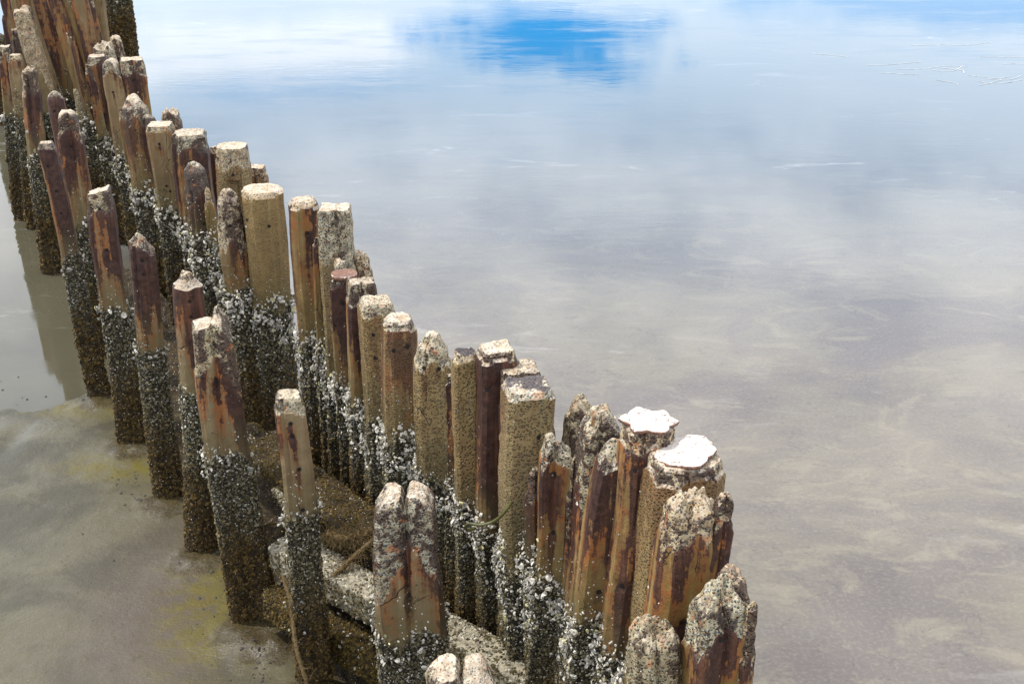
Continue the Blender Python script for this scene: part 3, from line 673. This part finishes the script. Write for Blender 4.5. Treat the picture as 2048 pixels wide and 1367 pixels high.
pile(PN, 'big square block pile with black patch on its light flat top', 1056, 752, 92, 'b', off=.12, lean=0, shape='sq', yaw=.20, head='flat', rough=.012, spall=.04, rust=-.5, tone=.75, agg=1.0, holes=((.5, .22),), bleach=.8, round_=.012, stain=.95)
pile(PN, 'maroon-topped square pile directly behind the big square block', 1036, 718, 84, 'b', off=.34, lean=0, shape='sq', yaw=.2, head='flat', rough=.015, spall=.25, rust=.35, tone=.4, bleach=.6, round_=.015)
pile(PN, 'square pile with pinkish white slab top left of the maroon-topped one', 993, 681, 78, 'b', off=.20, lean=0, shape='sq', yaw=.25, head='flat', rough=.01, tilt=(.05, 0), spall=.05, rust=.35, tone=.6, holes=((-.4, .18),), round_=.015)
pile(PN, 'mossy gold pile with black-stained pitted top', 931, 694, 54, 'b', off=.02, lean=0, shape='sq', yaw=.2, head='flat', rough=.008, spall=.05, rust=-.35, tone=.85, agg=1.0, bleach=.6, round_=.015, stain=1.0)
pile(PN, 'thin rusty strip of a pile wedged beside the mossy gold one', 899, 748, 16, 'b', off=.05, lean=0, shape='slab', yaw=0, head='flat', spall=.05, rust=.4, tone=.6)
pile(PN, 'round-shouldered speckled gold pile with two small holes', 864, 655, 70, 'b', off=.10, lean=0, shape='oct', head='dome', rough=.012, spall=.12, rust=-.15, tone=.7, agg=.9, holes=((.45, .17), (-.4, .17)), round_=.06)
pile(PN, 'short narrow companion pile left of the round-shouldered gold one', 815, 679, 34, 'b', off=.14, lean=0, shape='oct', head='point', rough=.015, spall=.15, rust=.05, tone=.5, agg=.6)
pile(PN, 'pile with bright white top and dark purple stain down its right face', 797, 624, 66, 'b', off=.08, lean=0, shape='oct', yaw=.3, head='flat', rough=.012, spall=.06, rust=.12, tone=.6, agg=.5, holes=((-.1, .15), (.6, .15)), round_=.03)
pile(PN, 'broad yellow lichen-topped speckled pile', 752, 588, 74, 'b', off=.20, lean=0, shape='sq', yaw=.3, head='flat', rough=.012, spall=.08, rust=-.35, tone=.85, agg=.9, holes=((-.1, .18), (-.1, .33)), round_=.03, bleach=.6)
pile(PN, 'striped rust and tan pile with maroon crumbly top', 722, 553, 64, 'b', off=.22, lean=0, shape='flute', head='flat', rough=.018, spall=.12, rust=.22, tone=.6, bleach=.6)
pile(PN, 'dark brown pile wearing a round rusty lid', 688, 545, 50, 'b', off=.20, lean=0, shape='rect', yaw=0, head='flat', rough=.005, spall=.08, rust=.55, tone=.4, holes=((-.3, .15),), extra=cap_plate('lid'), round_=.02)
pile(PN, 'mottled yellow stub pile behind right of the lidded pile', 718, 497, 44, 'b', off=.85, lean=0, shape='oct', head='dome', rough=.015, spall=.12, rust=.02, tone=.6, agg=.3)
pile(PN, 'small crumbly stub pile behind left of the rusty lid', 680, 516, 34, 'b', off=.42, lean=0, shape='oct', head='jag', rough=.012, spall=.4, rust=.2)
pile(PN, 'fluted speckled grey pile with an orange rust groove down the middle', 669, 406, 64, 'b', off=.55, lean=0, shape='flute', yaw=0, head='flat', rough=.012, spall=.45, rust=.05, tone=.4, agg=.7, round_=.02)
pile(PN, 'tan streaked rib joined to the left side of the fluted grey pile', 636, 470, 26, 'b', off=.36, lean=0, shape='rect', head='flat', spall=.05, rust=.15, tone=.7)
pile(PN, 'tall rust brown pile with cream top standing free beside open water', 606, 391, 58, 'b', off=.42, lean=0, shape='oct', head='flat', rough=.01, spall=.07, rust=.30, tone=.7, holes=((.4, .20),), round_=.03)
pile(PN, 'tall clean ochre octagonal pile with cream top, paler left facet', 523, 367, 86, 'b', off=.25, lean=0, shape='oct', yaw=.2, head='flat', rough=.008, spall=.04, rust=-.5, tone=.65, agg=.35, holes=((-.75, .20), (.35, .23)), round_=.02)
pile(PN, 'grey dome-headed leaning pile with purple sides before the ochre octagonal one', 452, 371, 58, 'b', off=-.15, lean=-.05, shape='oct', head='dome', rough=.02, spall=.38, rust=.25, tone=.3, bleach=.5, holes=((.2, .25),), round_=.06)
pile(PN, 'small dark-capped block pile low behind the notched pile', 513, 329, 40, 'b', off=1.25, lean=0, shape='sq', head='flat', rough=.01, spall=.1, rust=.0, tone=.5, agg=.6)
pile(PN, 'wide round-rimmed pebbled pile with bright white top and square notch', 463, 284, 68, 'b', off=.75, lean=0, shape='oct', yaw=.1, head='flat', rough=.006, spall=.20, rust=-.05, tone=.5, agg=1.0, holes=((.1, .20),), round_=.015, notch=(.12, .30, .27))
pile(PN, 'narrow reddish pile tucked against the left of the notched pile', 427, 291, 24, 'b', off=.85, lean=0, shape='rect', head='flat', spall=.05, rust=.4, tone=.4)
pile(PN, 'dark stained round-headed pile with grey left side', 386, 317, 54, 'b', off=.02, lean=-.04, shape='rnd', head='dome', rough=.02, spall=.28, rust=.30, tone=.6, bleach=.4, holes=((.4, .48),), round_=.05)
pile(PN, 'broad pile with maroon and white flat top and one hole', 377, 257, 72, 'b', off=.38, lean=-.02, shape='oct', yaw=.1, head='flat', rough=.01, spall=.14, rust=.22, tone=.5, holes=((.15, .22),), bleach=.8, round_=.03)
pile(PN, 'flat-faced tan plank-like pile with three bolt holes', 319, 243, 52, 'b', off=.15, lean=-.04, shape='sq', yaw=.05, head='flat', rough=.006, spall=.04, rust=-.35, tone=.2, holes=((.0, .15), (.1, .50), (.3, .56)), round_=.01)
pile(PN, 'yellow-white square stub pile peeping behind the flat-faced tan one', 340, 219, 44, 'b', off=.95, lean=0, shape='sq', head='jag', rough=.012, spall=.12, rust=.1, tone=.6, holes=((.0, .2),))
pile(PN, 'dark maroon rounded pile between the white-domed and flat-faced piles', 295, 226, 36, 'b', off=.35, lean=-.04, shape='rnd', head='dome', rough=.01, spall=.08, rust=.45, tone=.5, bleach=.25)
pile(PN, 'pile with big white dome head and dark streaks', 266, 188, 58, 'b', off=.20, lean=-.05, shape='oct', head='dome', rough=.015, spall=.18, rust=.20, tone=.5, agg=.3, round_=.06)
pile(PN, 'orange-striped flat-topped pile with ragged right edge', 262, 113, 58, 'b', off=.90, lean=-.03, shape='flute', head='flat', rough=.015, spall=.12, rust=.12, tone=.8, holes=((.2, .2),), round_=.02)
pile(PN, 'grey slope-shouldered pile left of the orange-striped one', 219, 116, 40, 'b', off=.50, lean=-.05, shape='sq', yaw=.1, head='point', rough=.012, spall=.12, rust=-.1, tone=.2, holes=((.0, .3), (.2, .8)))
pile(PN, 'purple and cream flat-topped pile left of the slope-shouldered one', 192, 108, 42, 'b', off=.62, lean=-.05, shape='oct', head='flat', rough=.01, spall=.10, rust=.30, tone=.4, holes=((.2, .6),))
pile(PN, 'cream crumbling pile with the lower of the lumpy tops at the far group', 205, 90, 52, 'b', off=1.0, lean=-.04, shape='oct', head='jag', rough=.04, spall=.4, rust=.0, tone=.2)
pile(PN, 'cream crumbling pile with the upper left lumpy top at the far group', 184, 68, 54, 'b', off=1.35, lean=-.04, shape='oct', head='jag', rough=.03, spall=.4, rust=.1, tone=.3)
pile(PN, 'dark-faced lumpy pile right of the cream crumbling tops', 230, 69, 34, 'b', off=1.45, lean=-.03, shape='sq', head='dome', rough=.02, spall=.3, rust=.1, tone=.2)
pile(PN, 'white-topped square pile just in front of the tall dark weedy pile', 202, 27, 30, 'b', off=2.1, lean=0, shape='sq', head='flat', rough=.01, spall=.08, rust=-.15, tone=.3)
pile(PN, 'thin white-topped pile left of the square white-topped one', 179, 23, 18, 'b', off=2.1, lean=0, shape='sq', head='flat', rough=.01, spall=.1, rust=.0, tone=.2)
for a in [
    ('dark crusted rib right of the pointed tan face', 1150, 908, 26, .10, .05, 'oct', 'jag', .4, .5, .4),
    ('brown grooved rib squeezed left of the smooth ochre pile', 1184, 880, 26, .16, .07, 'rect', 'jag', .3, .3, .6),
    ('purple flaky rib filling the gap right of the smooth ochre pile', 1262, 905, 30, .20, .09, 'rect', 'jag', .4, .35, .6),
    ('dark purple outer rib hugging the far right of the pebbly shoulder', 1508, 1196, 34, .02, .06, 'oct', 'dome', .3, .4, .6),
    ('thin maroon rib pressed against the left of the stony-headed pile', 1336, 1052, 26, .02, .08, 'rect', 'point', .15, .4, .8),
    ('narrow tan pile peeping between the block pile and the pink slab top', 1012, 742, 20, .10, 0, 'rect', 'flat', .1, .3, .5),
    ('slender grey pile behind left of the white and purple-stained one', 772, 652, 22, .10, 0, 'rect', 'flat', .2, -.1, .5),
    ('slender brown pile between two speckled gold ones', 838, 700, 18, .05, 0, 'rect', 'dome', .1, .3, .6),
    ('rusty narrow pile left of the broad maroon and white top', 348, 268, 20, .12, -.03, 'rect', 'flat', .1, .35, .6),
    ('narrow golden pile under the right shoulder of the dark round head', 414, 372, 22, .10, -.04, 'rect', 'dome', .1, .0, .8),
    ('slim dark pile right of the white dome head', 300, 262, 18, .15, -.05, 'rect', 'flat', .1, .4, .5),
    ('slim tan pile under the left side of the white dome head', 243, 214, 18, .15, -.06, 'rect', 'flat', .1, -.2, .4),
    ('brown pile wedged left of the slope-shouldered grey one', 176, 128, 20, .35, -.06, 'rect', 'flat', .15, .3, .5),
    ('short brown post seen between the red round top and the slab feet', 152, 176, 22, .15, -.08, 'rect', 'jag', .3, .1, .6)]:
    pile(PN, a[0], a[1], a[2], a[3], 'b', off=a[4], lean=a[5], shape=a[6], head=a[7], rough=.02, spall=a[8], rust=a[9], tone=a[10], bleach=.5)
# ---- tall cluster at the far end, heads above the frame
TS = 'timber_slab'
pile('concrete_pile', 'broad bleached-topped pile leaning before the tall dark slabs', 42, 13, 42, 't', off=-.26, lean=-.16, shape='sq', yaw=.15, head='jag', rough=.02, spall=.8, rust=.0, tone=.3, zb=1.3)
pile('concrete_pile', 'tall dark weedy pile running out of the frame beside the water', 222, -80, 56, 't', off=2.2, lean=.0, shape='oct', head='dome', rough=.02, spall=.2, rust=.2, zb=2.62)
for i, (px_, py_, w_, of, ln, ru_, to, lab) in enumerate([
    (182, -70, 30, 1.36, -.02, -.3, .3, 'tan slab between the tall dark weedy pile and the splintered slabs'),
    (160, -60, 28, .95, -.10, .2, .5, 'grey streaked splintered slab, rightmost of the tall leaning slabs'),
    (140, -75, 30, .81, -.13, .3, .2, 'dark crusted slab with a pale left edge in the tall cluster'),
    (113, -62, 34, .6, -.16, .1, .7, 'ochre slab with a bolt hole and black stain in the tall cluster'),
    (88, -70, 30, .38, -.18, .3, .6, 'rust-streaked split slab in the middle of the tall cluster'),
    (66, -58, 30, .27, -.18, .35, .3, 'dark grey slab left of the rust-streaked split slab'),
    (44, -66, 28, .12, -.12, .1, .3, 'pale slab showing behind the bleached-topped leaning pile'),
    (22, -60, 28, .05, -.10, .1, .3, 'tan slab cut by the top edge near the left corner'),
    (4, -60, 28, -.02, -.08, .4, .2, 'brown slab in the top left corner')]):
    pile(TS, lab, px_, py_, w_*1.12, 't', off=of, lean=ln, shape='rect' if i % 2 else 'flute', head='jag', spall=.3, rust=ru_-.22, tone=to, zb=1.3,
         holes=((.0, .75),) if i == 3 else (), cat='slab')
pile('broken_slab', 'thin splintered lath with pale tip standing before the tall ochre slab', 133, 66, 9, 't', off=.15, lean=-.12, shape='slab', head='point', spall=.1, rust=-.2, tone=.3, cat='slab')
pile('broken_slab', 'second thin splintered lath just right of the pale-tipped one', 141, 74, 8, 't', off=.2, lean=-.12, shape='slab', head='point', spall=.1, rust=-.2, tone=.4, cat='slab')

# ------------------------------------------------------------------ beams lying between the rows
def beam(name, label, P0, P1, wd, ht, lvl0, seed, cat='beam', rgh=.02, white=.3, dens=1.0):
    P0, P1 = np.array(P0, float), np.array(P1, float); L = np.linalg.norm(P1-P0); ax = (P1-P0)/L
    sd_ = np.cross(ax, (0, 0, 1)); sd_ /= np.linalg.norm(sd_); up = np.cross(sd_, ax)
    K = int(L/.022); ring = []
    nb, nh = int(wd/.018), int(ht/.018)
    for i in range(nb): ring.append((-1+2*i/nb, 1))
    for i in range(nh): ring.append((1, 1-2*i/nh))
    for i in range(nb): ring.append((1-2*i/nb, -1))
    for i in range(nh): ring.append((-1, -1+2*i/nh))
    ring = np.array(ring); M = len(ring); rc = np.minimum(1, 1.35/np.maximum(1e-3, np.abs(ring).sum(1)))
    a = ring[:, 0]*wd/2*np.where(np.abs(ring).sum(1) > 1.75, .95, 1); b_ = ring[:, 1]*ht/2*np.where(np.abs(ring).sum(1) > 1.75, .93, 1)
    s = np.linspace(0, 1, K+1)
    base = P0[None, None]+ax[None, None]*(s[:, None, None]*L)+sd_*a[None, :, None]+up*b_[None, :, None]
    nr = sd_[None]*(ring[:, :1]*(np.abs(ring[:, :1]) > .98))+up[None]*(ring[:, 1:]*(np.abs(ring[:, 1:]) > .98))
    nr = nr/np.maximum(1e-6, np.linalg.norm(nr, axis=1))[:, None]
    x, y, z = base[..., 0], base[..., 1], base[..., 2]
    dsp = rgh*fbm(x*10, y*10, z*10, 5, seed)+rgh*.7*fbm(x*3, y*3, z*3, 2, seed+4)
    V = base+nr[None]*dsp[..., None]
    n0 = (K+1)*M; verts = np.concatenate((V.reshape(-1, 3), V[0].mean(0)[None], V[-1].mean(0)[None]))
    i = np.arange(K)[:, None]*M+np.arange(M)[None]; i2 = np.arange(K)[:, None]*M+(np.arange(M)[None]+1) % M
    Q = np.stack((i, i+M, i2+M, i2), -1).reshape(-1, 4); j = np.arange(M)
    T3 = np.concatenate((np.stack((j, (j+1) % M, np.full(M, n0)), -1), np.stack((K*M+(j+1) % M, K*M+j, np.full(M, n0+1)), -1)))
    lv = np.full(len(verts), lvl0); A = np.stack((lv*0-1, lv*0-.3, lv), -1)
    me = mesh_from(name, verts-P0, Q, [M_RAIL if white > .4 else M_PILE], {'A': A, 'T': np.tile((.5, .3, .5, 0), (len(verts), 1))}, True, T3)
    root = link(name, me, None, label, cat, loc=tuple(P0))
    r = np.random.default_rng(seed); cnt = int(2*(wd+ht)*L/(.0095**2*2.4)*1.5*dens)
    k_ = r.integers(0, K, cnt); j_ = r.integers(0, M, cnt); fr = r.random((cnt, 2))
    P = V[k_, j_]*(1-fr[:, :1])+V[k_, (j_+1) % M]*fr[:, :1]+(V[k_+1, j_]-V[k_, j_])*fr[:, 1:]-P0
    g = r.random(cnt); isup = (nr[j_][:, 2] > .5)*1.0
    col = np.stack((.06+.10*g, .048+.08*g, .02+.045*g), -1)
    if white < .1: col = np.stack((.045+.085*g, .030+.055*g, .006+.012*g), -1)
    wm = r.random(cnt) < white*(.25+.75*isup)*(.5+1.0*(fbm(P[:, 0]*4, P[:, 1]*4, P[:, 2]*4, 3, seed)+.3))
    col[wm] = (np.array((.46, .42, .33))*(.5+.7*r.random(cnt))[:, None])[wm]
    rs = scatter(P, nr[j_], .0095*r.uniform(.6, 1.4, cnt), col, SMALL, np.full(cnt, .5), seed, aspect=(.6, 1))
    link('barnacle_crust', mesh_from('barnacle_crust', rs[0], rs[1], [M_SHELL], {'Col': rs[3]}, False, rs[2]), root, kind='stuff')
    return root
def ext(a, b, e0, e1):
    a, b = np.array(a), np.array(b); return a-(b-a)*e0, b+(b-a)*e1
p0, p1 = ext(at_z(600, 1120, .55), at_z(985, 1325, .62), .10, .5)
beam('fallen_beam', 'long pale barnacled beam lying between the two rows behind the split pile', p0, p1, .21, .18, -.15, 31, white=.75, rgh=.006, dens=.45)
q0 = np.array(p0)+(-.06, -.12, -.27); q1 = np.array(p1)+(-.06, -.12, -.27)
beam('fallen_beam', 'dark weedy beam lying underneath the pale barnacled beam', q0, q1, .16, .2, -.9, 33, white=.06, dens=.5, rgh=.012)
p0, p1 = ext(at_z(520, 900, .62), at_z(760, 1075, .72), .25, .25)
beam('fallen_beam', 'wide brown seaweed-covered plank leaning against the dark back wall', p0, p1, .30, .08, -1.2, 35, white=.02, rgh=.02, dens=.25)
p0, p1 = ext(at_z(670, 1070, .50), at_z(770, 1240, .42), .15, .5)
beam('fallen_beam', 'narrow dark plank wedged between the pale beam and the seaweed plank', p0, p1, .12, .08, -1.2, 37, white=.04, dens=.3)
p0, p1 = ext(at_z(560, 990, .60), at_z(640, 1100, .60), .1, .3)
beam('fallen_beam', 'thin grey batten seen behind the slim reddish pile', p0, p1, .05, .05, -.3, 39, white=.5, rgh=.008)

# weed-covered silt heaped up between the two rows
def weed_bank():
    yy = np.linspace(3.6, 12.5, 420); uu = np.linspace(0, 1, 44)
    YY, UU = np.meshgrid(yy, uu, indexing='ij')
    xf = np.interp(YY, [4.2, 5.07, 6.2, 6.84, 8.32, 9.2, 10.15, 11.0, 12.5], [-.30, -.50, -1.07, -1.60, -2.42, -2.92, -3.42, -3.6, -4.2])
    xb = back_x(YY)+.02
    XX = xf+.0+(xb-xf)*UU
    pr = np.sin(np.clip(UU*1.25, 0, 1)*math.pi/2)
    Zz = -.05+(.30+.10*fbm(XX*3, YY*3, XX*0, 4, 3))*pr+.035*fbm(XX*16, YY*16, XX*0, 4, 8)
    V = np.stack((XX, YY, Zz), -1); nu = len(uu)
    i = (np.arange(len(yy)-1)[:, None]*nu+np.arange(nu-1)[None]).ravel()
    Q = np.stack((i, i+1, i+nu+1, i+nu), -1)
    A = np.tile((-1., -.3, -1.2), (V.size//3, 1))
    link('seaweed', mesh_from('seaweed', V.reshape(-1, 3), Q, [M_PILE], {'A': A, 'T': np.tile((.5, .3, 0., 0.), (len(A), 1))}), None, 'dark brown seaweed and silt heaped between the two rows', 'seaweed', kind='stuff')
weed_bank()

# ------------------------------------------------------------------ ropes, hose
def tube(pts, r, seg=10, twist=0, rn=.0, seed=0, step=.008):
    pts = np.array(pts, float); n = len(pts); tt = np.linspace(0, n-1, max(8, int(np.linalg.norm(np.diff(pts, axis=0), axis=1).sum()/step)))
    P = []
    for t in tt:                                          # Catmull-Rom
        i = min(int(t), n-2); f = t-i; a, b, c, d_ = pts[max(i-1, 0)], pts[i], pts[i+1], pts[min(i+2, n-1)]
        P.append(.5*((2*b)+(-a+c)*f+(2*a-5*b+4*c-d_)*f*f+(-a+3*b-3*c+d_)*f**3))
    P = np.array(P); T = np.gradient(P, axis=0); T /= np.linalg.norm(T, axis=1)[:, None]
    U = np.cross(T, (0.3, 0, 1)); U /= np.linalg.norm(U, axis=1)[:, None]; W = np.cross(T, U)
    th = np.arange(seg)/seg*2*np.pi
    s = np.arange(len(P))*step
    rr = r*(1+(.22*np.cos(3*(th[None]+s[:, None]*twist)) if twist else 0)+rn*np.random.default_rng(seed).normal(size=(len(P), seg)))
    V = P[:, None]+U[:, None]*(rr*np.cos(th))[..., None]+W[:, None]*(rr*np.sin(th))[..., None]
    K = len(P)-1; M = seg
    i = np.arange(K)[:, None]*M+np.arange(M)[None]; i2 = np.arange(K)[:, None]*M+(np.arange(M)[None]+1) % M
    Q = np.stack((i, i2, i2+M, i+M), -1).reshape(-1, 4); n0 = (K+1)*M; j = np.arange(M)
    T3 = np.concatenate((np.stack(((j+1) % M, j, np.full(M, n0)), -1), np.stack((K*M+j, K*M+(j+1) % M, np.full(M, n0+1)), -1)))
    return np.concatenate((V.reshape(-1, 3), P[:1], P[-1:])), Q, T3, P
def rope(name, label, cat, pts, r, m_, twist=0, rn=0., seed=1, fibres=0):
    V, Q, T3, P = tube(pts, r, 12, twist, rn, seed)
    o = link(name, mesh_from(name, V-P[0], Q, [m_], None, True, T3), None, label, cat, loc=tuple(P[0]))
    if fibres:
        rg = np.random.default_rng(seed); Vs, Qs, Ts, off = [], [], [], 0
        for k in range(fibres):
            c = P[rg.integers(0, len(P))]; d_ = rg.normal(size=3)*np.array((1, 1, .7)); d_ /= np.linalg.norm(d_)
            l_ = rg.uniform(.02, .06); bend = rg.normal(size=3)*.012
            v_, q_, t_, _ = tube([c+d_*r*.5, c+d_*(r+l_*.5)+bend, c+d_*(r+l_)+bend*2-(0, 0, .01)], .0013, 3, step=.012)
            Vs.append(v_-P[0]); Qs.append(q_+off); Ts.append(t_+off); off += len(v_)
        link('loose_fibre', mesh_from('loose_fibre', np.concatenate(Vs), np.concatenate(Qs), [m_], None, True, np.concatenate(Ts)), o, kind='stuff')
    return o
def pt(px, py, y): return at_y(px, py, y)
rope('hose', 'thin green hose curling in front of the barnacled back wall', 'hose', [pt(1022, 1005, 5.62), pt(1005, 1028, 5.52), pt(985, 1043, 5.45), pt(962, 1049, 5.44), pt(940, 1047, 5.46), pt(931, 1053, 5.5), pt(936, 1060, 5.55), pt(950, 1056, 5.62)], .008, M_HOSE)
rope('frayed_rope', 'frayed brown rope stretched up from the pale beam to the split pile', 'rope', [at_z(655, 1165, .62), at_z(680, 1140, .68), at_z(712, 1110, .74), at_z(745, 1082, .8), at_z(790, 1050, .82)], .015, M_ROPE, 60, .14, 3, 380)
rope('frayed_rope', 'shaggy mat-like rope lying along the seaweed plank', 'rope', [at_z(655, 1068, .78), at_z(690, 1078, .77), at_z(720, 1072, .78), at_z(760, 1058, .80)], .024, M_ROPE, 40, .25, 5, 700)
rope('frayed_rope', 'short orange rope knotted around the slim reddish pile', 'rope', [at_z(528, 1052, .62), at_z(548, 1046, .66), at_z(572, 1052, .68), at_z(590, 1060, .66)], .010, M_ROPE, 60, .08, 7, 60)
rope('hanging_rope', 'old tan rope hanging down beside the foot of the slim reddish pile', 'rope', [at_y(566, 1150, 6.32), at_y(582, 1205, 6.20), at_y(588, 1260, 6.08), at_y(597, 1310, 5.98), at_y(615, 1370, 5.9), at_y(622, 1420, 5.9)], .0115, M_ROPE, 50, .16, 9, 160)

# ------------------------------------------------------------------ foam strands and flecks on the water
rg = np.random.default_rng(77); Vs, Qs, Ts, off = [], [], [], 0
strands = [((1620,106),(1660,109),(1695,115)), ((1725,127),(1770,130),(1805,126),(1835,121)), ((1830,92),(1880,89),(1930,87),(1985,84)), ((1800,138),(1850,137),(1895,134),(1925,133)),
           ((1870,141),(1900,143),(1932,133)), ((1950,152),(1990,155),(2030,152)), ((1960,113),(2000,112),(2055,114)), ((1870,161),(1900,166),(1915,168)), ((1955,163),(2000,167),(2055,166)),
           ((2000,129),(2030,128),(2055,129)), ((1960,170),(1985,166),(2010,160)), ((1880,135),(1915,140),(1925,146)), ((1975,160),(2010,157),(2048,150)), ((1750,142),(1800,146),(1830,147))]
for stn in strands:
    pts = [at_z(a, b, .004) for a, b in stn]; pts = [p+np.array((rg.normal()*.05, rg.normal()*.06, 0)) for p in pts]
    v, q, t, _ = tube(pts, .0065, 6, 0, .5, int(rg.integers(999)), step=.04)
    v[:, 2] = .003+np.abs(v[:, 2]-.004)*.12
    Vs.append(v); Qs.append(q+off); Ts.append(t+off); off += len(v)
link('foam', mesh_from('foam', np.concatenate(Vs), np.concatenate(Qs), [M_FOAM], None, True, np.concatenate(Ts)), None, 'thin pale foam strands floating far out on the water', 'foam', kind='stuff')
def flecks(name, label, cat, pts, size, m_, seed, zoff=0.004):
    P = np.array(pts); r = np.random.default_rng(seed); n = len(P)
    res = scatter(P, np.tile((0., 0, 1), (n, 1)), size*r.uniform(.25, 1.0, n)**2*2.2, np.full((n, 3), .1), DOMES, np.full(n, .25), seed, aspect=(.22, .9))
    link(name, mesh_from(name, res[0], res[1], [m_], None, True, res[2]), None, label, cat, kind='stuff')
pp = []
for cx, cy, sx, sy, k in ((270, 970, 30, 30, 26), (520, 1320, 45, 35, 75), (470, 1240, 40, 40, 18), (300, 1010, 60, 60, 16), (250, 1180, 160, 110, 8), (90, 790, 60, 20, 10), (430, 1130, 30, 30, 26)):
    for _ in range(k):
        p = at_z(cx+rg.normal()*sx, cy+rg.normal()*sy, 0); z = float(mud_z(p[0:1], p[1:2])[0]); pp.append((p[0], p[1], max(z, 0)+.002))
flecks('gravel', 'small dark stones and shell bits lying on the mud', 'gravel', pp, .008, M_DEBRIS, 4)
print('piles', len(ALL))
for a in ALL: print('%-40s x%.2f y%.2f z%.2f hw%.3f' % (a[0][:40], *a[1:]))
